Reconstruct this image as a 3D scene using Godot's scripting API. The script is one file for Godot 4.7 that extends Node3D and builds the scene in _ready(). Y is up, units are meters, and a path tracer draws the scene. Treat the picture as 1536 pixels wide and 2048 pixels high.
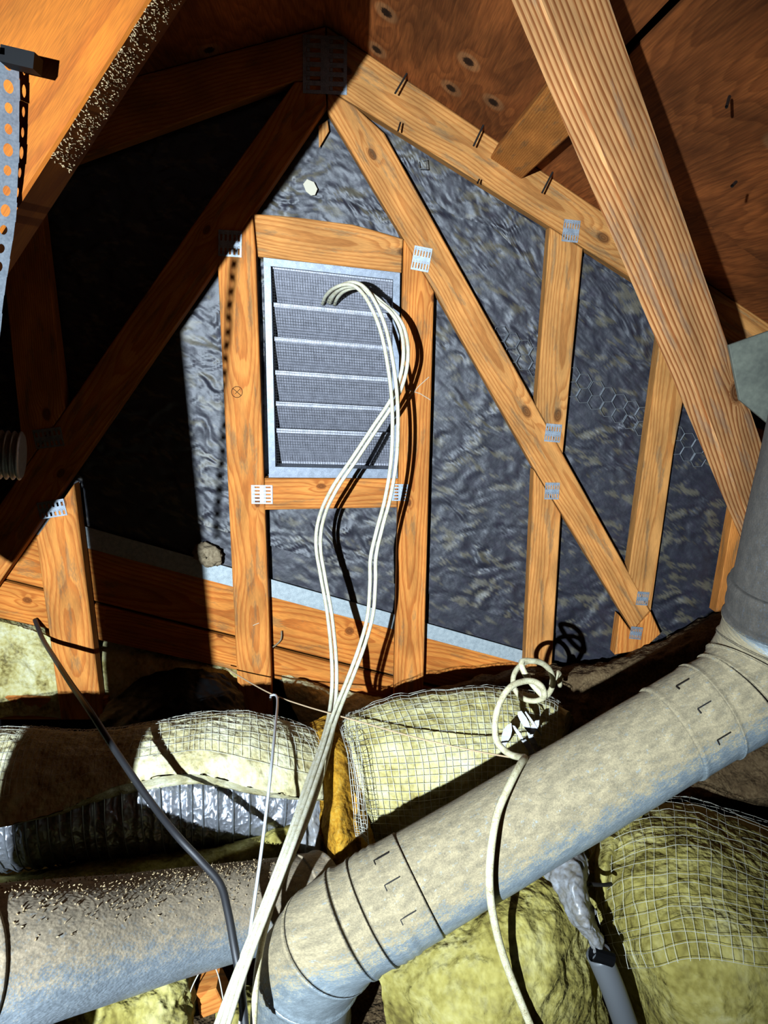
extends Node3D

# ------------------------------------------------------------------ frame of reference
# The camera stands 1.1 m above the attic floor; the gable wall is 1.85 m in front of it and faces +Z.
const FOCAL := 1500.0
const EYE := Vector3(0, 1.1, 0)
const WALL := 1.85
const LAMP_AT := Vector3(-0.48, -0.18, 0.75)      # in camera axes: left of, just below and behind the lens

var cam_basis: Basis
var taken := {}
var mats := {}
var rng := RandomNumberGenerator.new()
var soft_noise := FastNoiseLite.new()
var lump_noise := FastNoiseLite.new()
var ridge_noise := FastNoiseLite.new()

func ray(px: float, py: float) -> Vector3:
	return cam_basis * Vector3((px - 768.0) / FOCAL, (1024.0 - py) / FOCAL, -1.0)

func at_depth(px: float, py: float, d: float) -> Vector3:      # a point at this distance along the view axis
	return EYE + ray(px, py) * d

func on_plane(px: float, py: float, z: float) -> Vector3:      # a point on the plane parallel to the gable wall
	var v := ray(px, py)
	return EYE + v * (z / -v.z)

func set_up_camera() -> void:
	var ahead := Vector3((680.0 - 768.0) / FOCAL, (1024.0 - 688.0) / FOCAL, -1.0).normalized()
	var down := Vector3((620.0 - 768.0) / FOCAL, (1024.0 - 7750.0) / FOCAL, -1.0).normalized()
	var up := (-down - ahead * (-down).dot(ahead)).normalized()
	var right := ahead.cross(up).normalized()
	cam_basis = Basis(Vector3(right.x, up.x, -ahead.x), Vector3(right.y, up.y, -ahead.y), Vector3(right.z, up.z, -ahead.z))
	var cam := Camera3D.new()
	cam.name = "camera"
	cam.fov = rad_to_deg(2.0 * atan(1024.0 / FOCAL))
	cam.near = 0.02
	cam.transform = Transform3D(cam_basis, EYE)
	add_child(cam)
	cam.current = true

func set_up_light() -> void:
	var e := Environment.new()
	e.background_mode = Environment.BG_COLOR
	e.background_color = Color(0.010, 0.010, 0.014)
	e.tonemap_mode = Environment.TONE_MAPPER_LINEAR
	e.tonemap_exposure = 1.0
	e.sdfgi_enabled = true
	e.ssao_enabled = true
	e.ssil_enabled = true
	var we := WorldEnvironment.new()
	we.name = "environment"
	we.environment = e
	add_child(we)

# ------------------------------------------------------------------ names and labels
func numbered(called: String) -> String:
	if not taken.has(called):
		taken[called] = 0
		return called
	taken[called] += 1
	return "%s_%03d" % [called, taken[called]]

func tag(o: Node, label: String, category: String, group := "", kind := "") -> void:
	o.set_meta("label", label)
	o.set_meta("category", category)
	if group: o.set_meta("group", group)
	if kind: o.set_meta("kind", kind)

func thing(called: String, label: String, category: String, where := Vector3.ZERO, group := "") -> Node3D:
	var o := Node3D.new()
	o.name = numbered(called)
	add_child(o)
	o.position = where
	tag(o, label, category, group)
	return o

func structure(called: String, label: String, category: String) -> Node3D:
	var o := Node3D.new()
	o.name = called
	add_child(o)
	tag(o, label, category, "", "structure")
	return o

func put(mesh: Mesh, m: Material, called: String, parent: Node3D = null) -> MeshInstance3D:
	var o := MeshInstance3D.new()
	o.mesh = mesh
	o.material_override = m
	o.cast_shadow = GeometryInstance3D.SHADOW_CASTING_SETTING_ON
	if parent == null:
		o.name = numbered(called)
		add_child(o)
	else:
		o.name = called
		parent.add_child(o, true)
		var t := Transform3D()
		var p: Node = parent
		while p != self:
			t = (p as Node3D).transform * t
			p = p.get_parent()
		o.transform = t.affine_inverse()
	return o

# ------------------------------------------------------------------ mesh helpers (all in world coordinates)
func grid(pts: PackedVector3Array, nu: int, nv: int, uvs: PackedVector2Array, flip := false, cols := PackedColorArray(), wrap := false, skip := PackedByteArray()) -> ArrayMesh:
	var nrm := PackedVector3Array()
	nrm.resize(pts.size())
	for j in nv:
		for i in nu:
			var i0 := i - 1
			var i1 := i + 1
			if wrap:
				if i0 < 0: i0 = nu - 2
				if i1 > nu - 1: i1 = 1
			else:
				i0 = maxi(i0, 0)
				i1 = mini(i1, nu - 1)
			var du := pts[j * nu + i1] - pts[j * nu + i0]
			var dv := pts[mini(j + 1, nv - 1) * nu + i] - pts[maxi(j - 1, 0) * nu + i]
			var n := dv.cross(du)
			if flip: n = -n
			nrm[j * nu + i] = n.normalized() if n.length_squared() > 1e-16 else Vector3.UP
	var idx := PackedInt32Array()
	idx.resize((nu - 1) * (nv - 1) * 6)
	var k := 0
	for j in nv - 1:
		for i in nu - 1:
			var a := j * nu + i
			if skip.size() > 0 and skip[a] == 1: continue
			var b := a + 1
			var c := a + nu + 1
			var d := a + nu
			if flip:
				idx[k] = a; idx[k + 1] = c; idx[k + 2] = b; idx[k + 3] = a; idx[k + 4] = d; idx[k + 5] = c
			else:
				idx[k] = a; idx[k + 1] = b; idx[k + 2] = c; idx[k + 3] = a; idx[k + 4] = c; idx[k + 5] = d
			k += 6
	idx.resize(k)
	var arr := []
	arr.resize(Mesh.ARRAY_MAX)
	arr[Mesh.ARRAY_VERTEX] = pts
	arr[Mesh.ARRAY_NORMAL] = nrm
	arr[Mesh.ARRAY_TEX_UV] = uvs
	if cols.size() == pts.size(): arr[Mesh.ARRAY_COLOR] = cols
	arr[Mesh.ARRAY_INDEX] = idx
	var m := ArrayMesh.new()
	m.add_surface_from_arrays(Mesh.PRIMITIVE_TRIANGLES, arr)
	return m

func tri(st: SurfaceTool, a: Vector3, b: Vector3, c: Vector3, n: Vector3, ua := Vector2.ZERO, ub := Vector2.ZERO, uc := Vector2.ZERO) -> void:
	st.set_normal(n)
	if (b - a).cross(c - a).dot(n) > 0.0:      # clockwise faces the viewer
		st.set_uv(ua); st.add_vertex(a); st.set_uv(uc); st.add_vertex(c); st.set_uv(ub); st.add_vertex(b)
	else:
		st.set_uv(ua); st.add_vertex(a); st.set_uv(ub); st.add_vertex(b); st.set_uv(uc); st.add_vertex(c)

func quad(st: SurfaceTool, a: Vector3, b: Vector3, c: Vector3, d: Vector3, n: Vector3, ua := Vector2.ZERO, ub := Vector2.ZERO, uc := Vector2.ZERO, ud := Vector2.ZERO) -> void:
	tri(st, a, b, c, n, ua, ub, uc)
	tri(st, a, c, d, n, ua, uc, ud)

func begin() -> SurfaceTool:
	var st := SurfaceTool.new()
	st.begin(Mesh.PRIMITIVE_TRIANGLES)
	return st

func box(st: SurfaceTool, c: Vector3, x: Vector3, y: Vector3, z: Vector3) -> void:   # half axes
	for s in [-1.0, 1.0]:
		quad(st, c + x * s + y + z, c + x * s + y - z, c + x * s - y - z, c + x * s - y + z, x.normalized() * s)
		quad(st, c + y * s + x + z, c + y * s + x - z, c + y * s - x - z, c + y * s - x + z, y.normalized() * s)
		quad(st, c + z * s + x + y, c + z * s + x - y, c + z * s - x - y, c + z * s - x + y, z.normalized() * s)

func bar(st: SurfaceTool, a: Vector3, b: Vector3, r: float, sides := 5) -> void:     # a thin straight rod
	var t := (b - a).normalized()
	var n := t.cross(Vector3.UP if absf(t.y) < 0.9 else Vector3.RIGHT).normalized()
	var s := t.cross(n)
	for i in sides:
		var a0 := TAU * i / sides
		var a1 := TAU * (i + 1) / sides
		var r0 := n * cos(a0) + s * sin(a0)
		var r1 := n * cos(a1) + s * sin(a1)
		quad(st, a + r0 * r, b + r0 * r, b + r1 * r, a + r1 * r, (r0 + r1).normalized())
	
# an outline (world points on a plane facing +Z) with thickness behind it, grain along `grain`
func prism(outline: Array, back: float, grain: Vector3, bevel := 0.002, u_shift := 0.0, v_shift := 0.0) -> ArrayMesh:
	var p2 := PackedVector2Array()
	for p in outline: p2.append(Vector2(p.x, p.y))
	var zf: float = outline[0].z
	if Geometry2D.is_polygon_clockwise(p2): p2.reverse()
	var n := p2.size()
	var g := Vector2(grain.x, grain.y).normalized()
	var across := Vector2(-g.y, g.x)
	var lo := 1e9
	var hi := -1e9
	var v0 := 1e9
	for p in p2:
		lo = minf(lo, p.dot(across)); hi = maxf(hi, p.dot(across)); v0 = minf(v0, p.dot(g))
	var wide := maxf(hi - lo, 0.1)
	var uv := func(p: Vector2, extra: float) -> Vector2:
		return Vector2(((p.dot(across) - lo) + extra) / wide * 0.96 + 0.02 + u_shift, (p.dot(g) - v0) / 1.7 + v_shift)
	var inset := PackedVector2Array()
	for i in n:
		var a := p2[(i + n - 1) % n]
		var b := p2[i]
		var c := p2[(i + 1) % n]
		var n0 := Vector2((b - a).y, -(b - a).x).normalized()
		var n1 := Vector2((c - b).y, -(c - b).x).normalized()
		var m := (n0 + n1)
		m = m / maxf(m.length_squared() * 0.5, 0.3)
		inset.append(b - m * bevel)
	var st := begin()
	var tris := Geometry2D.triangulate_polygon(inset)
	for k in range(0, tris.size(), 3):
		var a := inset[tris[k]]
		var b := inset[tris[k + 1]]
		var c := inset[tris[k + 2]]
		tri(st, Vector3(a.x, a.y, zf), Vector3(b.x, b.y, zf), Vector3(c.x, c.y, zf), Vector3.BACK, uv.call(a, 0.0), uv.call(b, 0.0), uv.call(c, 0.0))
		tri(st, Vector3(a.x, a.y, zf - back), Vector3(b.x, b.y, zf - back), Vector3(c.x, c.y, zf - back), Vector3.FORWARD, uv.call(a, 0.0), uv.call(b, 0.0), uv.call(c, 0.0))
	for i in n:
		var a := p2[i]
		var b := p2[(i + 1) % n]
		var ai := inset[i]
		var bi := inset[(i + 1) % n]
		var e := (b - a).normalized()
		var o := Vector3(e.y, -e.x, 0)
		quad(st, Vector3(ai.x, ai.y, zf), Vector3(bi.x, bi.y, zf), Vector3(b.x, b.y, zf - bevel), Vector3(a.x, a.y, zf - bevel), (o + Vector3.BACK).normalized(), uv.call(ai, 0.0), uv.call(bi, 0.0), uv.call(b, 0.0), uv.call(a, 0.0))
		quad(st, Vector3(a.x, a.y, zf - bevel), Vector3(b.x, b.y, zf - bevel), Vector3(b.x, b.y, zf - back), Vector3(a.x, a.y, zf - back), o, uv.call(a, 0.0), uv.call(b, 0.0), uv.call(b, back), uv.call(a, back))
	return st.commit()

func outline_at(px: Array, z: float) -> Array:
	var out := []
	for p in px: out.append(on_plane(p[0], p[1], z))
	return out

# a sawn board given by one long edge (p0 to p1), the direction of its width and of its thickness
func beam(p0: Vector3, p1: Vector3, w: Vector3, t: Vector3, bev := 0.003, v_shift := 0.0) -> ArrayMesh:
	var st := begin()
	var wl := w.length()
	var tl := t.length()
	var wn := w / wl
	var tn := t / tl
	var ln := (p1 - p0).length()
	var prof := [[bev, 0.0], [wl - bev, 0.0], [wl, bev], [wl, tl - bev], [wl - bev, tl], [bev, tl], [0.0, tl - bev], [0.0, bev]]
	var run := 0.0
	var c := p0 + w * 0.5 + t * 0.5
	for i in 8:
		var a: Array = prof[i]
		var b: Array = prof[(i + 1) % 8]
		var pa: Vector3 = wn * a[0] + tn * a[1]
		var pb: Vector3 = wn * b[0] + tn * b[1]
		var step := (pb - pa).length()
		var mid := p0 + (pa + pb) * 0.5
		var n := (mid - c)
		n -= (p1 - p0).normalized() * n.dot((p1 - p0).normalized())
		var out := (pb - pa).cross(p1 - p0).normalized()
		if out.dot(n) < 0.0: out = -out
		var u0 := run / (wl + 0.012) * 0.95 + 0.02
		var u1 := (run + step) / (wl + 0.012) * 0.95 + 0.02
		quad(st, p0 + pa, p0 + pb, p1 + pb, p1 + pa, out, Vector2(u0, v_shift), Vector2(u1, v_shift), Vector2(u1, v_shift + ln / 1.7), Vector2(u0, v_shift + ln / 1.7))
		run += step
	for s in [[p0, -1.0], [p1, 1.0]]:
		var o: Vector3 = s[0]
		var n2: Vector3 = (p1 - p0).normalized() * s[1]
		for i in range(1, 7):
			tri(st, o + wn * prof[0][0] + tn * prof[0][1], o + wn * prof[i][0] + tn * prof[i][1], o + wn * prof[i + 1][0] + tn * prof[i + 1][1], n2, Vector2(0.1, 0.1), Vector2(0.2, 0.1), Vector2(0.2, 0.11))
	return st.commit()

func smooth_path(p: Array, step := 0.012) -> PackedVector3Array:
	var c := Curve3D.new()
	c.bake_interval = step
	for i in p.size():
		var t: Vector3 = (p[mini(i + 1, p.size() - 1)] - p[maxi(i - 1, 0)]) * 0.5
		var li: float = (p[i] - p[maxi(i - 1, 0)]).length()
		var lo: float = (p[mini(i + 1, p.size() - 1)] - p[i]).length()
		var tn := t.normalized()
		c.add_point(p[i], -tn * li * 0.35, tn * lo * 0.35)
	return c.get_baked_points()

# a swept tube; radius(k) as a number, or one per ring; squash narrows it along the second axis
func tube(path: PackedVector3Array, radius, sides := 10, squash := 1.0, up := Vector3.UP, bump = null, capped := true) -> ArrayMesh:
	var n := path.size()
	var pts := PackedVector3Array()
	var uvs := PackedVector2Array()
	var run := 0.0
	var extra := 1 if capped else 0
	for j in range(-extra, n + extra):
		var k := clampi(j, 0, n - 1)
		var t := (path[mini(k + 1, n - 1)] - path[maxi(k - 1, 0)]).normalized()
		var nn := (up - t * up.dot(t)).normalized()
		var ss := t.cross(nn)
		if j > 0 and j < n: run += (path[j] - path[j - 1]).length()
		var r: float = radius[k] if radius is Array or radius is PackedFloat32Array else radius
		if j < 0 or j >= n: r = 0.0005
		for i in sides + 1:
			var a := TAU * i / sides
			var rr := r
			if bump != null and j >= 0 and j < n: rr += bump.call(run, a)
			pts.append(path[k] + (nn * cos(a) + ss * sin(a) * squash) * rr)
			uvs.append(Vector2(float(i) / sides, run))
	return grid(pts, sides + 1, n + 2 * extra, uvs, true, PackedColorArray(), true)

# ------------------------------------------------------------------ soft patches: a net of control points, smoothed
func cr(a: Vector3, b: Vector3, c: Vector3, d: Vector3, t: float) -> Vector3:
	return 0.5 * ((2.0 * b) + (c - a) * t + (2.0 * a - 5.0 * b + 4.0 * c - d) * t * t + (3.0 * b - a - 3.0 * c + d) * t * t * t)

func patch_at(net: Array, u: float, v: float) -> Vector3:
	var rows := net.size()
	var cols: int = net[0].size()
	var fv := v * (rows - 1)
	var j := clampi(int(fv), 0, rows - 2)
	var fu := u * (cols - 1)
	var i := clampi(int(fu), 0, cols - 2)
	var q := []
	for dj in range(-1, 3):
		var r: Array = net[clampi(j + dj, 0, rows - 1)]
		q.append(cr(r[clampi(i - 1, 0, cols - 1)], r[i], r[i + 1], r[clampi(i + 2, 0, cols - 1)], fu - i))
	return cr(q[0], q[1], q[2], q[3], fv - j)

func net_of(rows: Array) -> Array:            # rows of [px, py, view depth]
	var out := []
	for r in rows:
		var row := []
		for p in r: row.append(at_depth(p[0], p[1], p[2]))
		out.append(row)
	return out

func lumpy(p: Vector3, amp: float, scale := 1.0) -> float:
	var q := p * scale
	return amp * (lump_noise.get_noise_3dv(q * 100.0) * 0.75 + ridge_noise.get_noise_3dv(q * 190.0) * 0.45 + lump_noise.get_noise_3dv(q * 420.0) * 0.22)

# a padded sheet: front and back surface joined round the rim
func padded(net: Array, nu: int, nv: int, thick: float, amp: float, scale := 1.0, rag := 0.0) -> ArrayMesh:
	var front := PackedVector3Array()
	front.resize(nu * nv)
	for j in nv:
		for i in nu:
			front[j * nu + i] = patch_at(net, float(i) / (nu - 1), float(j) / (nv - 1))
	var nrm := PackedVector3Array()
	nrm.resize(nu * nv)
	for j in nv:
		for i in nu:
			var du := front[j * nu + mini(i + 1, nu - 1)] - front[j * nu + maxi(i - 1, 0)]
			var dv := front[mini(j + 1, nv - 1) * nu + i] - front[maxi(j - 1, 0) * nu + i]
			nrm[j * nu + i] = dv.cross(du).normalized()
	var w := nu + 2
	var h := nv + 2
	var pts := PackedVector3Array()
	var uvs := PackedVector2Array()
	# front, then the rim rolled back, as one grid with a turned-in border; the back is a second grid
	for j in h:
		for i in w:
			var ii := clampi(i - 1, 0, nu - 1)
			var jj := clampi(j - 1, 0, nv - 1)
			var edge := i == 0 or j == 0 or i == w - 1 or j == h - 1
			var k := jj * nu + ii
			var p := front[k] + nrm[k] * lumpy(front[k], amp, scale)
			if ii == 0 or jj == 0 or ii == nu - 1 or jj == nv - 1:
				var inward := (front[clampi(jj, 1, nv - 2) * nu + clampi(ii, 1, nu - 2)] - front[k])
				p += inward.normalized() * rag * (0.5 + 0.5 * lump_noise.get_noise_3dv(front[k] * 380.0)) if inward.length() > 1e-6 else Vector3.ZERO
			if edge: p -= nrm[k] * thick
			pts.append(p)
			uvs.append(Vector2(float(ii) / (nu - 1), float(jj) / (nv - 1)))
	var m := grid(pts, w, h, uvs)
	var bp := PackedVector3Array()
	var bu := PackedVector2Array()
	for j in nv:
		for i in nu:
			var k := j * nu + i
			bp.append(pts[(j + 1) * w + i + 1] - nrm[k] * (thick + (0.01 if i > 0 and j > 0 and i < nu - 1 and j < nv - 1 else 0.0)))
			bu.append(Vector2(float(i) / (nu - 1), float(j) / (nv - 1)))
	var back := grid(bp, nu, nv, bu, true)
	var st := begin()
	st.append_from(m, 0, Transform3D())
	st.append_from(back, 0, Transform3D())
	return st.commit()

# strings of a net lying on a patch: n_u strings one way, n_v the other
func netting(net: Array, n_u: int, n_v: int, lift: float, r: float, amp: float, u_range := Vector2(0, 1), v_range := Vector2(0, 1), scale := 1.0, seg := 40) -> ArrayMesh:
	var st := begin()
	for way in 2:
		var n := n_u if way == 0 else n_v
		for k in n + 1:
			var last := Vector3.ZERO
			var wob := rng.randf() * 50.0
			for s in seg + 1:
				var a := float(s) / seg
				var b := (float(k) + 0.35 * soft_noise.get_noise_2d(a * 160.0, wob * 7.0)) / n
				var u := (b if way == 0 else a)
				var v := (a if way == 0 else b)
				u = clampf(lerpf(u_range.x, u_range.y, u), 0.0, 1.0)
				v = clampf(lerpf(v_range.x, v_range.y, v), 0.0, 1.0)
				var p := patch_at(net, u, v)
				var e := 0.01
				var nn := (patch_at(net, u, minf(v + e, 1.0)) - patch_at(net, u, maxf(v - e, 0.0))).cross(patch_at(net, minf(u + e, 1.0), v) - patch_at(net, maxf(u - e, 0.0), v)).normalized()
				p += nn * (lift + maxf(lumpy(p, amp, scale), -0.2 * amp) + 0.003 * soft_noise.get_noise_2d(a * 300.0, wob * 3.0))
				if s > 0: bar(st, last, p, r, 3)
				last = p
	return st.commit()

# ------------------------------------------------------------------ textures and materials
func noise(seed_: int, freq: float, type := FastNoiseLite.TYPE_SIMPLEX_SMOOTH, oct := 4, kind := FastNoiseLite.FRACTAL_FBM) -> FastNoiseLite:
	var f := FastNoiseLite.new()
	f.seed = seed_
	f.frequency = freq
	f.noise_type = type
	f.fractal_type = kind
	f.fractal_octaves = oct
	return f

func tex(img: Image) -> ImageTexture:
	img.generate_mipmaps()
	return ImageTexture.create_from_image(img)

func relief(seed_: int, freq: float, strength: float, size := 512, kind := FastNoiseLite.FRACTAL_FBM, oct := 5) -> ImageTexture:
	var img := noise(seed_, freq, FastNoiseLite.TYPE_SIMPLEX_SMOOTH, oct, kind).get_seamless_image(size, size)
	img.bump_map_to_normal_map(strength)
	return tex(img)

func stained(seed_: int, f_low: float, f_high: float, mix_high: float, ramp: Gradient, size := 512) -> ImageTexture:
	var lo := noise(seed_, f_low).get_seamless_image(size, size)
	var hi := noise(seed_ + 7, f_high, FastNoiseLite.TYPE_SIMPLEX, 3).get_seamless_image(size, size)
	lo.convert(Image.FORMAT_L8)
	hi.convert(Image.FORMAT_L8)
	var a := lo.get_data()
	var b := hi.get_data()
	var out := PackedByteArray()
	out.resize(size * size * 3)
	for k in size * size:
		var t := (a[k] * (1.0 - mix_high) + b[k] * mix_high) / 255.0
		var c := ramp.sample(t)
		out[k * 3] = c.r8; out[k * 3 + 1] = c.g8; out[k * 3 + 2] = c.b8
	return tex(Image.create_from_data(size, size, false, Image.FORMAT_RGB8, out))

func ramp(stops: Array) -> Gradient:
	var g := Gradient.new()
	var o := PackedFloat32Array()
	var c := PackedColorArray()
	for s in stops:
		o.append(s[0]); c.append(s[1])
	g.offsets = o
	g.colors = c
	return g

# sawn softwood, 0.1 m across and 1.7 m long: rings of a log cut near (cx, cz), knots with the grain running round them
func wood_tex(seed_: int, cx: float, cz: float, ring: float, early: Color, late: Color, knots: Array, contrast := 0.5, stain := Color(0.4, 0.36, 0.3), stain_at := 0.75) -> ImageTexture:
	var w := 256
	var h := 1024
	var n1 := noise(seed_, 1.0, FastNoiseLite.TYPE_SIMPLEX, 3)
	var n2 := noise(seed_ + 3, 1.0, FastNoiseLite.TYPE_SIMPLEX, 2)
	var out := PackedByteArray()
	out.resize(w * h * 3)
	var k := 0
	for j in h:
		var y := 1.7 * j / h
		var zc := cz + 0.014 * n1.get_noise_2d(y * 1.0, 5.0) + 0.008 * (y - 0.85)
		var xc := cx + 0.014 * n1.get_noise_2d(y * 0.9, 40.0)
		for i in w:
			var x := 0.1 * i / w
			var r := sqrt((x - xc) * (x - xc) + zc * zc) + 0.0014 * n1.get_noise_2d(x * 34.0, y * 3.0)
			var dark := 0.0
			for kn in knots:
				var dx: float = x - kn[0]
				var dy: float = (y - kn[1]) * 0.55
				var d := sqrt(dx * dx + dy * dy)
				var kr: float = kn[2]
				r += 0.011 * signf(dx) * exp(-d * d / (kr * kr * 6.0)) * (1.0 - exp(-absf(dx) / 0.002))
				if d < kr * 1.4:
					dark = maxf(dark, smoothstep(kr * 1.4, kr * 0.8, d) * 0.8)
					r = lerpf(r, d * 1.6, smoothstep(kr * 1.4, kr, d))
			var f := r / ring
			f -= floorf(f)
			var l := smoothstep(0.35, 0.86, f) * (1.0 - smoothstep(0.92, 1.0, f)) * contrast
			var fibre := 1.0 + 0.13 * n2.get_noise_2d(x * 1500.0, y * 26.0)
			var patch := 1.0 + 0.11 * n2.get_noise_2d(x * 16.0 + 90.0, y * 5.0)
			var c := early.lerp(late, clampf(l + dark * 0.6, 0.0, 1.0))
			var dirt := smoothstep(stain_at, stain_at + 0.3, 0.5 + 0.75 * n1.get_noise_2d(x * 26.0 + 300.0, y * 4.0) + 0.2 * n2.get_noise_2d(x * 700.0, y * 60.0))
			c = c.lerp(stain, dirt * 0.38)
			var g := fibre * patch * (1.0 - 0.45 * dark * dark)
			out[k] = clampi(int(c.r8 * g), 0, 255); out[k + 1] = clampi(int(c.g8 * g), 0, 255); out[k + 2] = clampi(int(c.b8 * g), 0, 255)
			k += 3
	return tex(Image.create_from_data(w, h, false, Image.FORMAT_RGB8, out))

# rotary-cut plywood, 1.2 m square, grain up the texture, with plugged knots
func plywood_tex(seed_: int, knots: Array, early: Color, late: Color) -> ImageTexture:
	var n := 768
	var n1 := noise(seed_, 1.0, FastNoiseLite.TYPE_SIMPLEX, 4)
	var n2 := noise(seed_ + 5, 1.0, FastNoiseLite.TYPE_SIMPLEX, 2)
	var out := PackedByteArray()
	out.resize(n * n * 3)
	var k := 0
	for j in n:
		var y := 1.2 * j / n
		for i in n:
			var x := 1.2 * i / n
			var hgt := n1.get_noise_2d(x * 2.6, y * 0.35)
			var rim := 0.0
			var hole := 0.0
			for kn in knots:
				var d := Vector2(x - kn[0], (y - kn[1]) * 0.75).length()
				hgt += 0.25 * exp(-d * d / 0.0016)
				rim = maxf(rim, smoothstep(0.030, 0.020, d))
				hole = maxf(hole, smoothstep(0.0135, 0.009, d + 0.003 * n2.get_noise_2d(x * 200.0, y * 200.0)))
			var f := hgt * 7.0 + x * 6.0
			f -= floorf(f)
			var l := smoothstep(0.2, 0.9, f) * (1.0 - smoothstep(0.93, 1.0, f))
			var fibre := 1.0 + 0.16 * n2.get_noise_2d(x * 500.0, y * 10.0)
			var patch := 1.0 + 0.25 * n1.get_noise_2d(x * 5.0 + 60.0, y * 2.5)
			var c := early.lerp(late, l * 0.32)
			c = c.lerp(Color(0.72, 0.55, 0.38), rim * 0.45).lerp(Color(0.13, 0.08, 0.05), hole * 0.9)
			var g := fibre * patch
			out[k] = clampi(int(c.r8 * g), 0, 255); out[k + 1] = clampi(int(c.g8 * g), 0, 255); out[k + 2] = clampi(int(c.b8 * g), 0, 255)
			k += 3
	return tex(Image.create_from_data(n, n, false, Image.FORMAT_RGB8, out))

# galvanized sheet with settled grey-brown dust in grains; u runs round the duct from its top
func duct_tex(seed_: int, cover: float, grain: float, dust: Color, zinc: Color) -> Array:
	var w := 512
	var h := 1024
	var n1 := noise(seed_, 1.0, FastNoiseLite.TYPE_SIMPLEX, 4)
	var n2 := noise(seed_ + 2, 1.0, FastNoiseLite.TYPE_SIMPLEX, 2)
	var n3 := noise(seed_ + 9, 1.0, FastNoiseLite.TYPE_CELLULAR, 1)
	var col := PackedByteArray()
	col.resize(w * h * 3)
	var orm := PackedByteArray()
	orm.resize(w * h * 3)
	var k := 0
	for j in h:
		for i in w:
			var a := TAU * i / w
			var ca := cos(a) * 30.0
			var sa := sin(a) * 30.0
			var y := float(j)
			var fine := n2.get_noise_3d(ca * 2.2, sa * 2.2, y * 0.85)
			var mid := n1.get_noise_3d(ca * 0.16, sa * 0.16, y * 0.03)
			var m := cos(a) * 0.5 + 0.5 + mid * 0.16 + fine * grain
			var d := smoothstep(cover - 0.05, cover + 0.05, m)
			var scuff := smoothstep(0.50, 0.60, n1.get_noise_3d(ca * 0.25 + 50.0, sa * 0.25, y * 0.06) + fine * 0.35)
			d *= 1.0 - 0.6 * scuff
			var spangle := 1.0 + 0.10 * n3.get_noise_3d(ca * 3.0, sa * 3.0, y * 0.3) + 0.10 * fine + 0.12 * mid
			var c := zinc * spangle
			var dd := dust * (1.0 + 0.20 * fine + 0.20 * mid + 0.12 * n1.get_noise_3d(ca * 0.7, sa * 0.7, y * 0.25))
			c = c.lerp(dd, d * 0.88)
			col[k] = clampi(int(c.r * 255.0), 0, 255); col[k + 1] = clampi(int(c.g * 255.0), 0, 255); col[k + 2] = clampi(int(c.b * 255.0), 0, 255)
			orm[k] = 255
			orm[k + 1] = int(lerpf(0.42, 0.97, d) * 255.0)
			orm[k + 2] = int(lerpf(0.22, 0.0, d) * 255.0)
			k += 3
	return [tex(Image.create_from_data(w, h, false, Image.FORMAT_RGB8, col)), tex(Image.create_from_data(w, h, false, Image.FORMAT_RGB8, orm))]

func plain(c: Color, rough := 0.8, metal := 0.0) -> StandardMaterial3D:
	var m := StandardMaterial3D.new()
	m.albedo_color = c
	m.roughness = rough
	m.metallic = metal
	return m

func wood(t: Texture2D, tint: Color, rough := 0.72) -> StandardMaterial3D:
	var m := plain(tint, rough)
	m.metallic_specular = 0.2
	m.albedo_texture = t
	return m

func tri_mat(t: Texture2D, per_metre: float, normal: Texture2D, strength: float, rough := 0.95) -> StandardMaterial3D:
	var m := plain(Color.WHITE, rough)
	if rough >= 0.9: m.metallic_specular = 0.2
	m.albedo_texture = t
	m.uv1_triplanar = true
	m.uv1_world_triplanar = true
	m.uv1_scale = Vector3.ONE * per_metre
	if normal:
		m.normal_enabled = true
		m.normal_texture = normal
		m.normal_scale = strength
	return m

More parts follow.
